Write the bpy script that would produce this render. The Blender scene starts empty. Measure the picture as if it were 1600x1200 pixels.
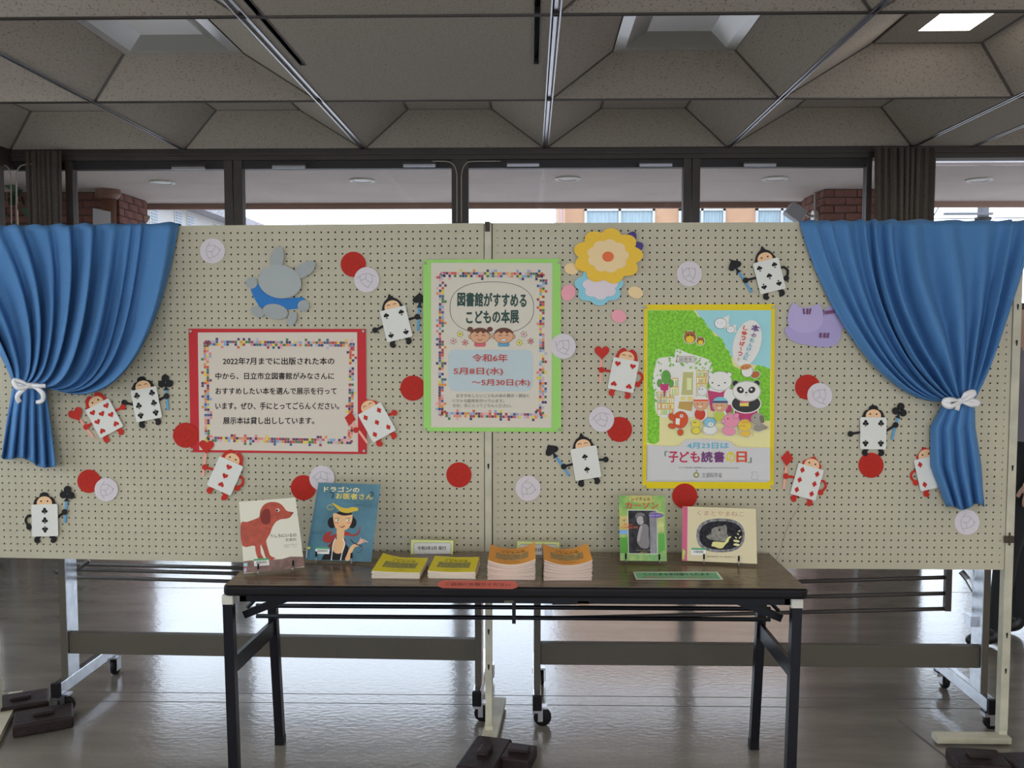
import bpy, bmesh, math, random
from mathutils import Vector, Matrix, Euler, noise as mnoise
random.seed(7)
S = bpy.context.scene
COL = S.collection
R = math.radians
PI = math.pi

# ------------------------------------------------------------------ camera, world, lights, exposure
FPX = 1400.0
CAMZ = 1.48
cam_rot = Euler((R(90 - 3.39), 0, R(1.187)), 'XYZ')
cd = bpy.data.cameras.new('camera'); cam = bpy.data.objects.new('camera', cd); COL.objects.link(cam)
cam.location = (0, 0, CAMZ); cam.rotation_euler = cam_rot
cd.sensor_width = 36; cd.lens = FPX / 1600 * 36; cd.clip_end = 300; cd.clip_start = 0.02
S.camera = cam
S.view_settings.view_transform = 'Standard'; S.view_settings.look = 'None'
S.view_settings.exposure = -0.08; S.view_settings.gamma = 1.0; S.view_settings.use_curve_mapping = False

W = bpy.data.worlds.new('overcast_sky'); S.world = W; W.use_nodes = True
bg = W.node_tree.nodes['Background']; bg.inputs[0].default_value = (0.79, 0.86, 1.0, 1); bg.inputs[1].default_value = 4.6

def area_light(name, loc, rot, sx, sy, power, col):
    l = bpy.data.lights.new(name, 'AREA'); l.shape = 'RECTANGLE'; l.size = sx; l.size_y = sy
    l.energy = power; l.color = col
    o = bpy.data.objects.new(name, l); COL.objects.link(o); o.location = loc; o.rotation_euler = rot
    return o
# daylight entering by the windows behind the camera and by the glazed left side, and unseen ceiling lamps added to light the boards
area_light('window_and_fill_light', (0.5, -5.8, 1.6), (R(64), 0, 0), 8.0, 1.7, 30, (0.97, 0.97, 1.0))
area_light('window_and_fill_light', (-3.50, 2.2, 1.4), (R(92), 0, R(-90)), 7.0, 1.8, 34, (0.92, 0.96, 1.0))
area_light('window_and_fill_light', (6.9, 1.5, 1.4), (R(92), 0, R(90)), 8.0, 1.8, 62, (0.96, 0.97, 1.0))  # fill light added at the windowless right wall for the ceiling slopes
LAMPS = [(x_, y_) for y_ in (.7, -1.8, -4.3) for x_ in (-1.8, .9, 3.4)]
for lx, ly in LAMPS:
    area_light('unseen_ceiling_lamp_light', (lx, ly, 2.69), (0, 0, 0), 0.24, 0.24, 13, (1.0, 0.95, 0.87))

# ------------------------------------------------------------------ pixel helpers (used to measure real positions)
RM = cam_rot.to_matrix(); C0 = Vector((0, 0, CAMZ))
def ray(px, py):
    return RM @ Vector(((px - 800) / FPX, -(py - 600) / FPX, -1.0))
def PY(px, py, Y):
    d = ray(px, py); return C0 + d * (Y / d.y)
def PZ(px, py, z):
    d = ray(px, py); return C0 + d * ((z - CAMZ) / d.z)
class Plane:
    def __init__(s, o, n): s.o = Vector(o); s.n = Vector(n).normalized()
    def at(s, px, py, off=0.0):
        d = ray(px, py); o = s.o + s.n * off
        return C0 + d * ((o - C0).dot(s.n) / d.dot(s.n))
    def k(s, px, py):                      # metres per pixel there
        return (s.at(px + 1, py) - s.at(px, py)).length

# ------------------------------------------------------------------ materials
def lin(c): c /= 255.0; return c / 12.92 if c <= 0.04045 else ((c + 0.055) / 1.055) ** 2.4
_m = {}
def mat(name, col, rough=0.6, metal=0.0, noise=0.0, scale=20.0, bump=0.0, stretch=(1, 1, 1), spec=0.5, detail=3.0, col2=None, coat=0.0):
    if name in _m: return _m[name]
    m = bpy.data.materials.new(name); m.use_nodes = True; nt = m.node_tree; b = nt.nodes['Principled BSDF']
    b.inputs['Base Color'].default_value = (*col, 1); b.inputs['Roughness'].default_value = rough
    b.inputs['Metallic'].default_value = metal; b.inputs['Specular IOR Level'].default_value = spec
    b.inputs['Coat Weight'].default_value = coat
    if noise or bump or col2:
        tc = nt.nodes.new('ShaderNodeTexCoord'); mp = nt.nodes.new('ShaderNodeMapping'); mp.inputs['Scale'].default_value = stretch
        nt.links.new(tc.outputs['Object'], mp.inputs[0])
        nz = nt.nodes.new('ShaderNodeTexNoise'); nz.inputs['Scale'].default_value = scale; nz.inputs['Detail'].default_value = detail
        nt.links.new(mp.outputs[0], nz.inputs['Vector'])
        if noise or col2:
            mx = nt.nodes.new('ShaderNodeMix'); mx.data_type = 'RGBA'
            c2 = col2 or tuple(max(0, c * (1 - noise)) for c in col)
            c1 = col if col2 else tuple(min(1, c * (1 + noise)) for c in col)
            mx.inputs[6].default_value = (*c1, 1); mx.inputs[7].default_value = (*c2, 1)
            rp = nt.nodes.new('ShaderNodeMapRange'); rp.inputs[1].default_value = 0.35; rp.inputs[2].default_value = 0.65
            nt.links.new(nz.outputs[0], rp.inputs[0]); nt.links.new(rp.outputs[0], mx.inputs[0]); nt.links.new(mx.outputs[2], b.inputs['Base Color'])
        if bump:
            bp = nt.nodes.new('ShaderNodeBump'); bp.inputs['Strength'].default_value = bump; bp.inputs['Distance'].default_value = 0.01
            nt.links.new(nz.outputs[0], bp.inputs['Height']); nt.links.new(bp.outputs[0], b.inputs['Normal'])
    _m[name] = m; return m
LIGHT = 0.70     # diffuse brightness of the hall: photo colour / LIGHT = paint colour
def PC(r, g, b, rough=0.55):               # printed or paper colour from an 8-bit photo colour
    gy = .3 * r + .59 * g + .11 * b; k = tuple(c + (gy - c) * .06 for c in (r, g, b))
    return mat('paint_%d_%d_%d_%d' % (r, g, b, int(rough * 100)), tuple(min(0.9, lin(c) / LIGHT) for c in k), rough, spec=.25)
def emis(name, col, st):
    m = bpy.data.materials.new(name); m.use_nodes = True; b = m.node_tree.nodes['Principled BSDF']
    b.inputs['Emission Color'].default_value = (*col, 1); b.inputs['Emission Strength'].default_value = st
    b.inputs['Base Color'].default_value = (*col, 1); return m
def glass_mat():
    m = bpy.data.materials.new('window_glass'); m.use_nodes = True; nt = m.node_tree; nt.nodes.clear()
    o = nt.nodes.new('ShaderNodeOutputMaterial'); t = nt.nodes.new('ShaderNodeBsdfTransparent'); g = nt.nodes.new('ShaderNodeBsdfGlossy')
    g.inputs['Roughness'].default_value = 0.0; t.inputs[0].default_value = (0.93, 0.95, 0.95, 1)
    f = nt.nodes.new('ShaderNodeFresnel'); f.inputs[0].default_value = 1.45; mx = nt.nodes.new('ShaderNodeMixShader')
    nt.links.new(f.outputs[0], mx.inputs[0]); nt.links.new(t.outputs[0], mx.inputs[1]); nt.links.new(g.outputs[0], mx.inputs[2]); nt.links.new(mx.outputs[0], o.inputs[0])
    return m
GLASS = glass_mat()
def tile_mat():
    m = bpy.data.materials.new('rockwool_tile'); m.use_nodes = True; nt = m.node_tree; b = nt.nodes['Principled BSDF']
    b.inputs['Roughness'].default_value = 0.9
    tc = nt.nodes.new('ShaderNodeTexCoord'); nz = nt.nodes.new('ShaderNodeTexNoise'); nz.inputs['Scale'].default_value = 105; nz.inputs['Detail'].default_value = 2
    nt.links.new(tc.outputs['Object'], nz.inputs['Vector'])
    cr = nt.nodes.new('ShaderNodeValToRGB'); e = cr.color_ramp.elements
    e[0].position = 0.30; e[0].color = (0.20, 0.165, 0.13, 1); e[1].position = 0.42; e[1].color = (0.415, 0.36, 0.30, 1)
    nt.links.new(nz.outputs[0], cr.inputs[0])
    n2 = nt.nodes.new('ShaderNodeTexNoise'); n2.inputs['Scale'].default_value = 300
    nt.links.new(tc.outputs['Object'], n2.inputs['Vector'])
    bp = nt.nodes.new('ShaderNodeBump'); bp.inputs['Strength'].default_value = 0.25; bp.inputs['Distance'].default_value = 0.004
    nt.links.new(n2.outputs[0], bp.inputs['Height']); nt.links.new(bp.outputs[0], b.inputs['Normal'])
    nt.links.new(cr.outputs[0], b.inputs['Base Color']); return m
TILE = tile_mat()
def floor_mat():
    m = bpy.data.materials.new('polished_vinyl_floor'); m.use_nodes = True; nt = m.node_tree; b = nt.nodes['Principled BSDF']
    tc = nt.nodes.new('ShaderNodeTexCoord'); mp = nt.nodes.new('ShaderNodeMapping'); mp.inputs['Scale'].default_value = (0.5, 2.2, 1)
    nt.links.new(tc.outputs['Object'], mp.inputs[0])
    n1 = nt.nodes.new('ShaderNodeTexNoise'); n1.inputs['Scale'].default_value = 3.2; n1.inputs['Detail'].default_value = 7; n1.inputs['Roughness'].default_value = 0.62
    nt.links.new(mp.outputs[0], n1.inputs['Vector'])
    cr = nt.nodes.new('ShaderNodeValToRGB'); e = cr.color_ramp.elements
    e[0].position = 0.3; e[0].color = (0.185, 0.168, 0.142, 1); e[1].position = 0.7; e[1].color = (0.285, 0.258, 0.218, 1)
    nt.links.new(n1.outputs[0], cr.inputs[0]); nt.links.new(cr.outputs[0], b.inputs['Base Color'])
    rr = nt.nodes.new('ShaderNodeMapRange'); rr.inputs[3].default_value = 0.12; rr.inputs[4].default_value = 0.24
    nt.links.new(n1.outputs[0], rr.inputs[0]); nt.links.new(rr.outputs[0], b.inputs['Roughness'])
    m3 = nt.nodes.new('ShaderNodeMapping'); m3.inputs['Scale'].default_value = (1.0, 1.6, 1); nt.links.new(tc.outputs['Object'], m3.inputs[0])
    n2 = nt.nodes.new('ShaderNodeTexNoise'); n2.inputs['Scale'].default_value = 34; n2.inputs['Detail'].default_value = 4
    nt.links.new(m3.outputs[0], n2.inputs['Vector'])
    bp = nt.nodes.new('ShaderNodeBump'); bp.inputs['Strength'].default_value = 0.10; bp.inputs['Distance'].default_value = 0.005
    nt.links.new(n2.outputs[0], bp.inputs['Height']); nt.links.new(bp.outputs[0], b.inputs['Normal'])
    b.inputs['Specular IOR Level'].default_value = 0.6; b.inputs['Coat Weight'].default_value = 0.62; b.inputs['Coat Roughness'].default_value = 0.085; b.inputs['Coat IOR'].default_value = 1.6
    nt.links.new(bp.outputs[0], b.inputs['Coat Normal'])
    return m
FLOORM = floor_mat()
def wood_mat():
    m = bpy.data.materials.new('walnut_laminate'); m.use_nodes = True; nt = m.node_tree; b = nt.nodes['Principled BSDF']
    tc = nt.nodes.new('ShaderNodeTexCoord'); mp = nt.nodes.new('ShaderNodeMapping'); mp.inputs['Scale'].default_value = (1.2, 26, 1)
    nt.links.new(tc.outputs['Object'], mp.inputs[0])
    n1 = nt.nodes.new('ShaderNodeTexNoise'); n1.inputs['Scale'].default_value = 3.0; n1.inputs['Detail'].default_value = 6; n1.inputs['Distortion'].default_value = 0.5
    nt.links.new(mp.outputs[0], n1.inputs['Vector'])
    cr = nt.nodes.new('ShaderNodeValToRGB'); e = cr.color_ramp.elements
    e[0].position = 0.35; e[0].color = (0.095, 0.060, 0.037, 1); e[1].position = 0.68; e[1].color = (0.20, 0.135, 0.085, 1)
    nt.links.new(n1.outputs[0], cr.inputs[0]); nt.links.new(cr.outputs[0], b.inputs['Base Color'])
    b.inputs['Roughness'].default_value = 0.24; return m
WOOD = wood_mat()
BOARD = mat('cream_hardboard', (0.53, 0.49, 0.355), 0.55, noise=0.04, scale=3)
BOARDBACK = mat('dark_board_back', (0.008, 0.008, 0.007), 0.9)
CREAM = mat('cream_painted_steel', (0.56, 0.53, 0.40), 0.45, noise=0.10, scale=14)
BRONZE = mat('bronze_window_frame', (0.052, 0.040, 0.031), 0.5, noise=0.1, scale=5)
BRONZE2 = mat('dark_window_gasket', (0.02, 0.017, 0.016), 0.5)
DRAPE = mat('brown_drape', (0.105, 0.085, 0.068), 0.9, noise=0.12, scale=60)
ALU = mat('aluminium_rail', (0.55, 0.56, 0.60), 0.28, 1.0)
DARK = mat('dark_recess', (0.012, 0.011, 0.010), 0.8)
TRIMG = mat('grey_joint_trim', (0.16, 0.145, 0.13), 0.6)
CHROME = mat('chromed_steel', (0.62, 0.65, 0.69), 0.22, 1.0, noise=0.12, scale=30)
BEAM = mat('grey_brown_beam', (0.088, 0.076, 0.055), 0.55)
BLACKP = mat('black_painted_steel', (0.007, 0.007, 0.010), 0.35, spec=.2)
BLACKR = mat('black_rubber', (0.008, 0.007, 0.008), 0.5, spec=.2)
IRON = mat('maroon_cast_iron', (0.026, 0.015, 0.015), 0.6, noise=0.3, scale=25, bump=0.15, spec=.25)
WHITEP = mat('white_plastic', (0.62, 0.60, 0.52), 0.4)
SILVER = mat('silver_wire', (0.55, 0.55, 0.56), 0.3, 1.0)
CLOTH = mat('blue_cotton', (0.078, 0.225, 0.47), 0.85, noise=0.05, scale=250, bump=0.12)
SATIN = mat('white_satin_ribbon', (0.80, 0.79, 0.78), 0.35)
SOFFIT = mat('painted_soffit', (0.56, 0.48, 0.44), 0.8, noise=0.05, scale=1.5)
BRICK = mat('red_brick', (0.19, 0.075, 0.055), 0.85, noise=0.28, scale=7)
MORTAR = mat('dark_mortar', (0.07, 0.05, 0.045), 0.95)
ORANGE = mat('orange_render', (0.46, 0.27, 0.165), 0.9, noise=0.04, scale=2)
WHITEB = mat('white_render', (0.42, 0.415, 0.40), 0.9)
CONC = mat('outdoor_paving', (0.36, 0.34, 0.33), 0.9, noise=0.08, scale=2)

# ------------------------------------------------------------------ object helpers
def tag(o, label=None, cat=None, group=None, kind=None):
    if label: o['label'] = label
    if cat: o['category'] = cat
    if group: o['group'] = group
    if kind: o['kind'] = kind
    return o
WL = {}
def wloc(o): return WL.get(o.name, Vector((0, 0, 0)))
def empty(name, loc, label=None, cat=None, group=None, kind=None, parent=None):
    o = bpy.data.objects.new(name, None); COL.objects.link(o); o.empty_display_size = 0.05
    loc = Vector(loc); WL[o.name] = loc.copy()
    if parent: o.parent = parent; o.location = loc - wloc(parent)
    else: o.location = loc
    return tag(o, label, cat, group, kind)
def mk(name, V, F, m, parent=None, smooth=False, mi=None, loc=None):
    V = [Vector(v) for v in V]
    if loc is None:
        xs = [v.x for v in V]; ys = [v.y for v in V]; zs = [v.z for v in V]
        loc = Vector(((min(xs) + max(xs)) / 2, (min(ys) + max(ys)) / 2, min(zs)))
    me = bpy.data.meshes.new(name); me.from_pydata([v - loc for v in V], [], F)
    ms = m if isinstance(m, (list, tuple)) else [m]
    for x in ms: me.materials.append(x)
    if mi: me.polygons.foreach_set('material_index', mi)
    if smooth: me.polygons.foreach_set('use_smooth', [True] * len(me.polygons))
    me.update()
    o = bpy.data.objects.new(name, me); COL.objects.link(o); WL[o.name] = loc.copy()
    if parent: o.parent = parent; o.location = loc - wloc(parent)
    else: o.location = loc
    return o
class MB:
    def __init__(s): s.V = []; s.F = []; s.I = []; s.mats = []
    def _mi(s, m):
        if m is None: return 0
        if m not in s.mats: s.mats.append(m)
        return s.mats.index(m)
    def add(s, V, F, m=None):
        b = len(s.V); s.V += [Vector(v) for v in V]; s.F += [tuple(i + b for i in f) for f in F]; s.I += [s._mi(m)] * len(F)
    def box(s, x0, x1, y0, y1, z0, z1, m=None, M=None, bev=0.0):
        if bev:
            bm = bmesh.new(); bmesh.ops.create_cube(bm, size=1)
            for v in bm.verts: v.co = Vector(((x0 + x1) / 2 + v.co.x * (x1 - x0), (y0 + y1) / 2 + v.co.y * (y1 - y0), (z0 + z1) / 2 + v.co.z * (z1 - z0)))
            bmesh.ops.bevel(bm, geom=bm.edges[:], offset=bev, segments=2, affect='EDGES', profile=0.5)
            bm.verts.index_update(); V = [v.co.copy() for v in bm.verts]; F = [tuple(v.index for v in f.verts) for f in bm.faces]; bm.free()
        else:
            V = [Vector((x, y, z)) for z in (z0, z1) for y in (y0, y1) for x in (x0, x1)]
            F = [(0, 2, 3, 1), (4, 5, 7, 6), (0, 1, 5, 4), (2, 6, 7, 3), (0, 4, 6, 2), (1, 3, 7, 5)]
        if M: V = [M @ v for v in V]
        s.add(V, F, m); return s
    def tube(s, pts, r, n=8, m=None, closed=False):
        pts = [Vector(p) for p in pts]; N = len(pts); rings = []; up = Vector((0, 0, 1)); prev = None
        for i, p in enumerate(pts):
            a = pts[i - 1] if (i > 0 or closed) else p; b = pts[(i + 1) % N] if (i < N - 1 or closed) else p
            t = (b - a).normalized()
            if prev is None:
                u = t.cross(up);  u = u if u.length > 0.05 else t.cross(Vector((1, 0, 0)))
            else: u = prev - t * prev.dot(t)
            u.normalize(); prev = u; w = t.cross(u); rr = r[i] if isinstance(r, (list, tuple)) else r
            rings.append([p + u * (rr * math.cos(2 * PI * k / n)) + w * (rr * math.sin(2 * PI * k / n)) for k in range(n)])
        V = [v for q in rings for v in q]; F = []
        for i in range(N if closed else N - 1):
            a = i * n; b = ((i + 1) % N) * n
            F += [(a + k, a + (k + 1) % n, b + (k + 1) % n, b + k) for k in range(n)]
        if not closed: F += [tuple(range(n))[::-1], tuple((N - 1) * n + k for k in range(n))]
        s.add(V, F, m); return s
    def lathe(s, c, prof, n=20, ax='z', m=None):
        c = Vector(c); V = []; F = []
        for r_, h in prof:
            for k in range(n):
                a = 2 * PI * k / n; p = (r_ * math.cos(a), r_ * math.sin(a), h)
                if ax == 'x': p = (p[2], p[0], p[1])
                if ax == 'y': p = (p[0], p[2], p[1])
                V.append(c + Vector(p))
        for i in range(len(prof) - 1):
            F += [(i * n + k, i * n + (k + 1) % n, (i + 1) * n + (k + 1) % n, (i + 1) * n + k) for k in range(n)]
        F += [tuple(range(n))[::-1], tuple((len(prof) - 1) * n + k for k in range(n))]
        s.add(V, F, m); return s
    def build(s, name, m=None, parent=None, smooth=False, **k):
        ms = s.mats if s.mats else [m]
        return mk(name, s.V, s.F, ms, parent, smooth, s.I if len(ms) > 1 else None, **k)
def box(name, x0, x1, y0, y1, z0, z1, m, parent=None, M=None, bev=0.0):
    return MB().box(x0, x1, y0, y1, z0, z1, M=M, bev=bev).build(name, m, parent)
def sheet_prism(pl, pts, off, th):
    n = len(pts); V = [pl.at(x, y, off + th) for x, y in pts] + [pl.at(x, y, off) for x, y in pts]
    F = [tuple(range(n)), tuple(range(n, 2 * n))[::-1]] + [(i, i + n, (i + 1) % n + n, (i + 1) % n) for i in range(n)]
    return V, F
def cut(name, pl, pts, off, th, m, parent=None, edge=None):
    V, F = sheet_prism(pl, pts, off, th)
    if edge: return mk(name, V, F, [m, edge], parent, mi=[0, 0] + [1] * len(pts))
    return mk(name, V, F, m, parent)
def smooth_pts(P, k=6, closed=True):
    n = len(P); out = []
    rng = range(n) if closed else range(n - 1)
    for i in rng:
        g = (lambda j: P[j % n]) if closed else (lambda j: P[min(max(j, 0), n - 1)])
        p0, p1, p2, p3 = g(i - 1), g(i), g(i + 1), g(i + 2)
        for q in range(k):
            t = q / k; t2 = t * t; t3 = t2 * t
            out.append(tuple(0.5 * (2 * p1[a] + (p2[a] - p0[a]) * t + (2 * p0[a] - 5 * p1[a] + 4 * p2[a] - p3[a]) * t2 + (3 * p1[a] - p0[a] - 3 * p2[a] + p3[a]) * t3) for a in range(len(p1))))
    if not closed: out.append(tuple(P[-1]))
    return out
def ell(cx, cy, rx, ry=None, rot=0, n=28, a0=0, a1=360):
    ry = ry or rx; c, s = math.cos(R(rot)), math.sin(R(rot)); o = []
    full = (a1 - a0) >= 360; N = n if full else n + 1
    for i in range(N):
        a = R(a0 + (a1 - a0) * i / n); x = rx * math.cos(a); y = ry * math.sin(a)
        o.append((cx + x * c - y * s, cy + x * s + y * c))
    return o
def xf(pts, cx, cy, sc=1, rot=0):
    c, s = math.cos(R(rot)), math.sin(R(rot))
    return [(cx + sc * (x * c - y * s), cy + sc * (x * s + y * c)) for x, y in pts]
HEART = smooth_pts([(0, -.45), (.25, -.85), (.7, -.9), (1, -.45), (.85, .1), (.4, .6)], 4) ; HEART = None
def heart():
    o = []
    for i in range(28):
        t = 2 * PI * i / 28; x = 16 * math.sin(t) ** 3; y = 13 * math.cos(t) - 5 * math.cos(2 * t) - 2 * math.cos(3 * t) - math.cos(4 * t)
        o.append((x / 16.5, -(y - 0) / 16))
    return o
def suit(kind):
    if kind == 'heart': return [heart()]
    if kind == 'diamond': return [[(0, -1.05), (.82, 0), (0, 1.05), (-.82, 0)]]
    st = [(-.1, .2), (.1, .2), (.14, .75), (.42, 1.05), (-.42, 1.05), (-.14, .75)]
    if kind == 'spade':
        h = [(x * .95, -y * .8 - .12) for x, y in heart()]
        return [h, st]
    return [ell(0, -.5, .5, n=18), ell(-.5, .22, .48, n=18), ell(.5, .22, .48, n=18), st]

class Art:
    """flat print: coloured shapes layered a hair apart on one sheet, one mesh"""
    def __init__(s, pl, off, step=0.00005): s.pl = pl; s.off = off; s.mb = MB(); s.step = step; s.marks = []
    def lay(s): s.off += s.step
    def poly(s, pts, col, lay=True):
        if lay: s.lay()
        s.mb.add([s.pl.at(x, y, s.off) for x, y in pts], [tuple(range(len(pts)))], col if not isinstance(col, tuple) else PC(*col))
        return s
    def stroke(s, pts, w, col, closed=False, lay=True):
        if lay: s.lay()
        P = [Vector(p) for p in pts]; L = []; Rr = []; n = len(P)
        for i in range(n):
            a = P[i - 1] if (i > 0 or closed) else P[i]; b = P[(i + 1) % n] if (i < n - 1 or closed) else P[i]
            d = (b - a); d = d.normalized() if d.length else Vector((1, 0)); q = Vector((-d.y, d.x)) * w / 2
            L.append(P[i] + q); Rr.append(P[i] - q)
        V = [s.pl.at(p.x, p.y, s.off) for p in L + Rr]
        F = [(i, (i + 1) % n, (i + 1) % n + n, i + n) for i in range(n if closed else n - 1)]
        s.mb.add(V, F, PC(*col)); return s
    def text(s, body, x0, y0, x1, y1, col, bold=0.0, rot=0, vertical=False, tight=True):
        s.lay(); V, F = bold_geo(body, bold); s.marks.append(len(s.mb.F)); xs = [v[0] for v in V]; ys = [v[1] for v in V]
        ax, bx, ay, by = min(xs), max(xs), min(ys), max(ys)
        cx, cy = (x0 + x1) / 2, (y0 + y1) / 2; c, sn = math.cos(R(rot)), math.sin(R(rot)); out = []
        for x, y, k_ in V:
            u = ((x - ax) / (bx - ax) - .5) * (x1 - x0); w = (.5 - (y - ay) / (by - ay)) * (y1 - y0)
            out.append(s.pl.at(cx + u * c - w * sn, cy + u * sn + w * c, s.off + k_ * .00004))
        s.mb.add(out, F, PC(*col)); return s
    def build(s, name, parent):
        if name != 'lettering' or len(s.marks) < 2: return s.mb.build(name, None, parent)
        ends = s.marks[1:] + [len(s.mb.F)]; st = 0
        for e_ in ends:                                     # each printed line its own piece
            F = s.mb.F[st:e_]; ids = sorted({i for f in F for i in f}); ix = {v: k for k, v in enumerate(ids)}
            mi = s.mb.I[st] if s.mb.I else 0
            if F: mk(name, [s.mb.V[i] for i in ids], [tuple(ix[i] for i in f) for f in F], s.mb.mats[mi], parent)
            st = e_
_tg = {}
def bold_geo(body, bold):
    V, F = text_geo(body, 0.0)
    if not bold: return [(x, y, 0) for x, y in V], F
    OV, OF = [], []; d = bold * .8
    for k_, (dx_, dy_) in enumerate(((-d, 0), (d, 0), (0, -d * .8), (0, d * .8), (0, 0))):
        b = len(OV); OV += [(x + dx_, y + dy_, k_) for x, y in V]; OF += [tuple(i + b for i in f) for f in F]
    return OV, OF
def text_geo(body, bold):
    k = (body, bold)
    if k in _tg: return _tg[k]
    c = bpy.data.curves.new('lettering', 'FONT'); c.body = body; c.resolution_u = 2; c.offset = bold; c.space_line = 0.95
    o = bpy.data.objects.new('lettering', c); COL.objects.link(o); bpy.context.view_layer.update()
    me = bpy.data.meshes.new_from_object(o.evaluated_get(bpy.context.evaluated_depsgraph_get()))
    V = [(v.co.x, v.co.y) for v in me.vertices]; F = [tuple(p.vertices) for p in me.polygons]
    bpy.data.objects.remove(o); bpy.data.curves.remove(c); bpy.data.meshes.remove(me)
    _tg[k] = (V, F); return _tg[k]

# ================================================================== SETTING
CZ = 2.73; WY = 6.27; LX = -3.61; RX = 7.0; BY = -6.0
fl = empty('floor', (0, 0, 0), kind='structure')
mk('floor_surface', [(LX - .15, BY - .15, 0), (RX + .15, BY - .15, 0), (RX + .15, WY + .12, 0), (LX - .15, WY + .12, 0), (LX - .15, BY - .15, -.08), (RX + .15, BY - .15, -.08), (RX + .15, WY + .12, -.08), (LX - .15, WY + .12, -.08)],
   [(0, 1, 2, 3), (7, 6, 5, 4), (0, 4, 5, 1), (1, 5, 6, 2), (2, 6, 7, 3), (3, 7, 4, 0)], FLOORM, fl, loc=Vector((0, 0, 0)))
JOINT = mat('dark_floor_joint', (0.10, 0.09, 0.085), 0.5)
for yy in (3.47, 3.56, 5.05):
    box('floor_joint', LX, RX, yy, yy + 0.004, 0.0001, 0.0006, JOINT, fl)
hq = PZ(1405, 1126, 0)
hb = PZ(1500, 1200, 0); dx = (hb.x - hq.x) / (hb.y - hq.y)
yb = 2.2; xb = hq.x + dx * (yb - hq.y)
mk('floor_hatch', [(hq.x, hq.y, .0045), (hq.x + 1.4, hq.y, .0045), (hq.x + 1.4, yb, .0045), (xb, yb, .0045), (hq.x - .008, hq.y + .008, .0002), (hq.x + 1.41, hq.y + .008, .0002), (hq.x + 1.41, yb, .0002), (xb - .008, yb, .0002)],
   [(3, 2, 1, 0), (0, 1, 5, 4), (1, 2, 6, 5), (2, 3, 7, 6), (3, 0, 4, 7)], [FLOORM, JOINT], fl, mi=[0, 1, 1, 1, 1], loc=Vector((0, 0, 0)))

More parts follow.
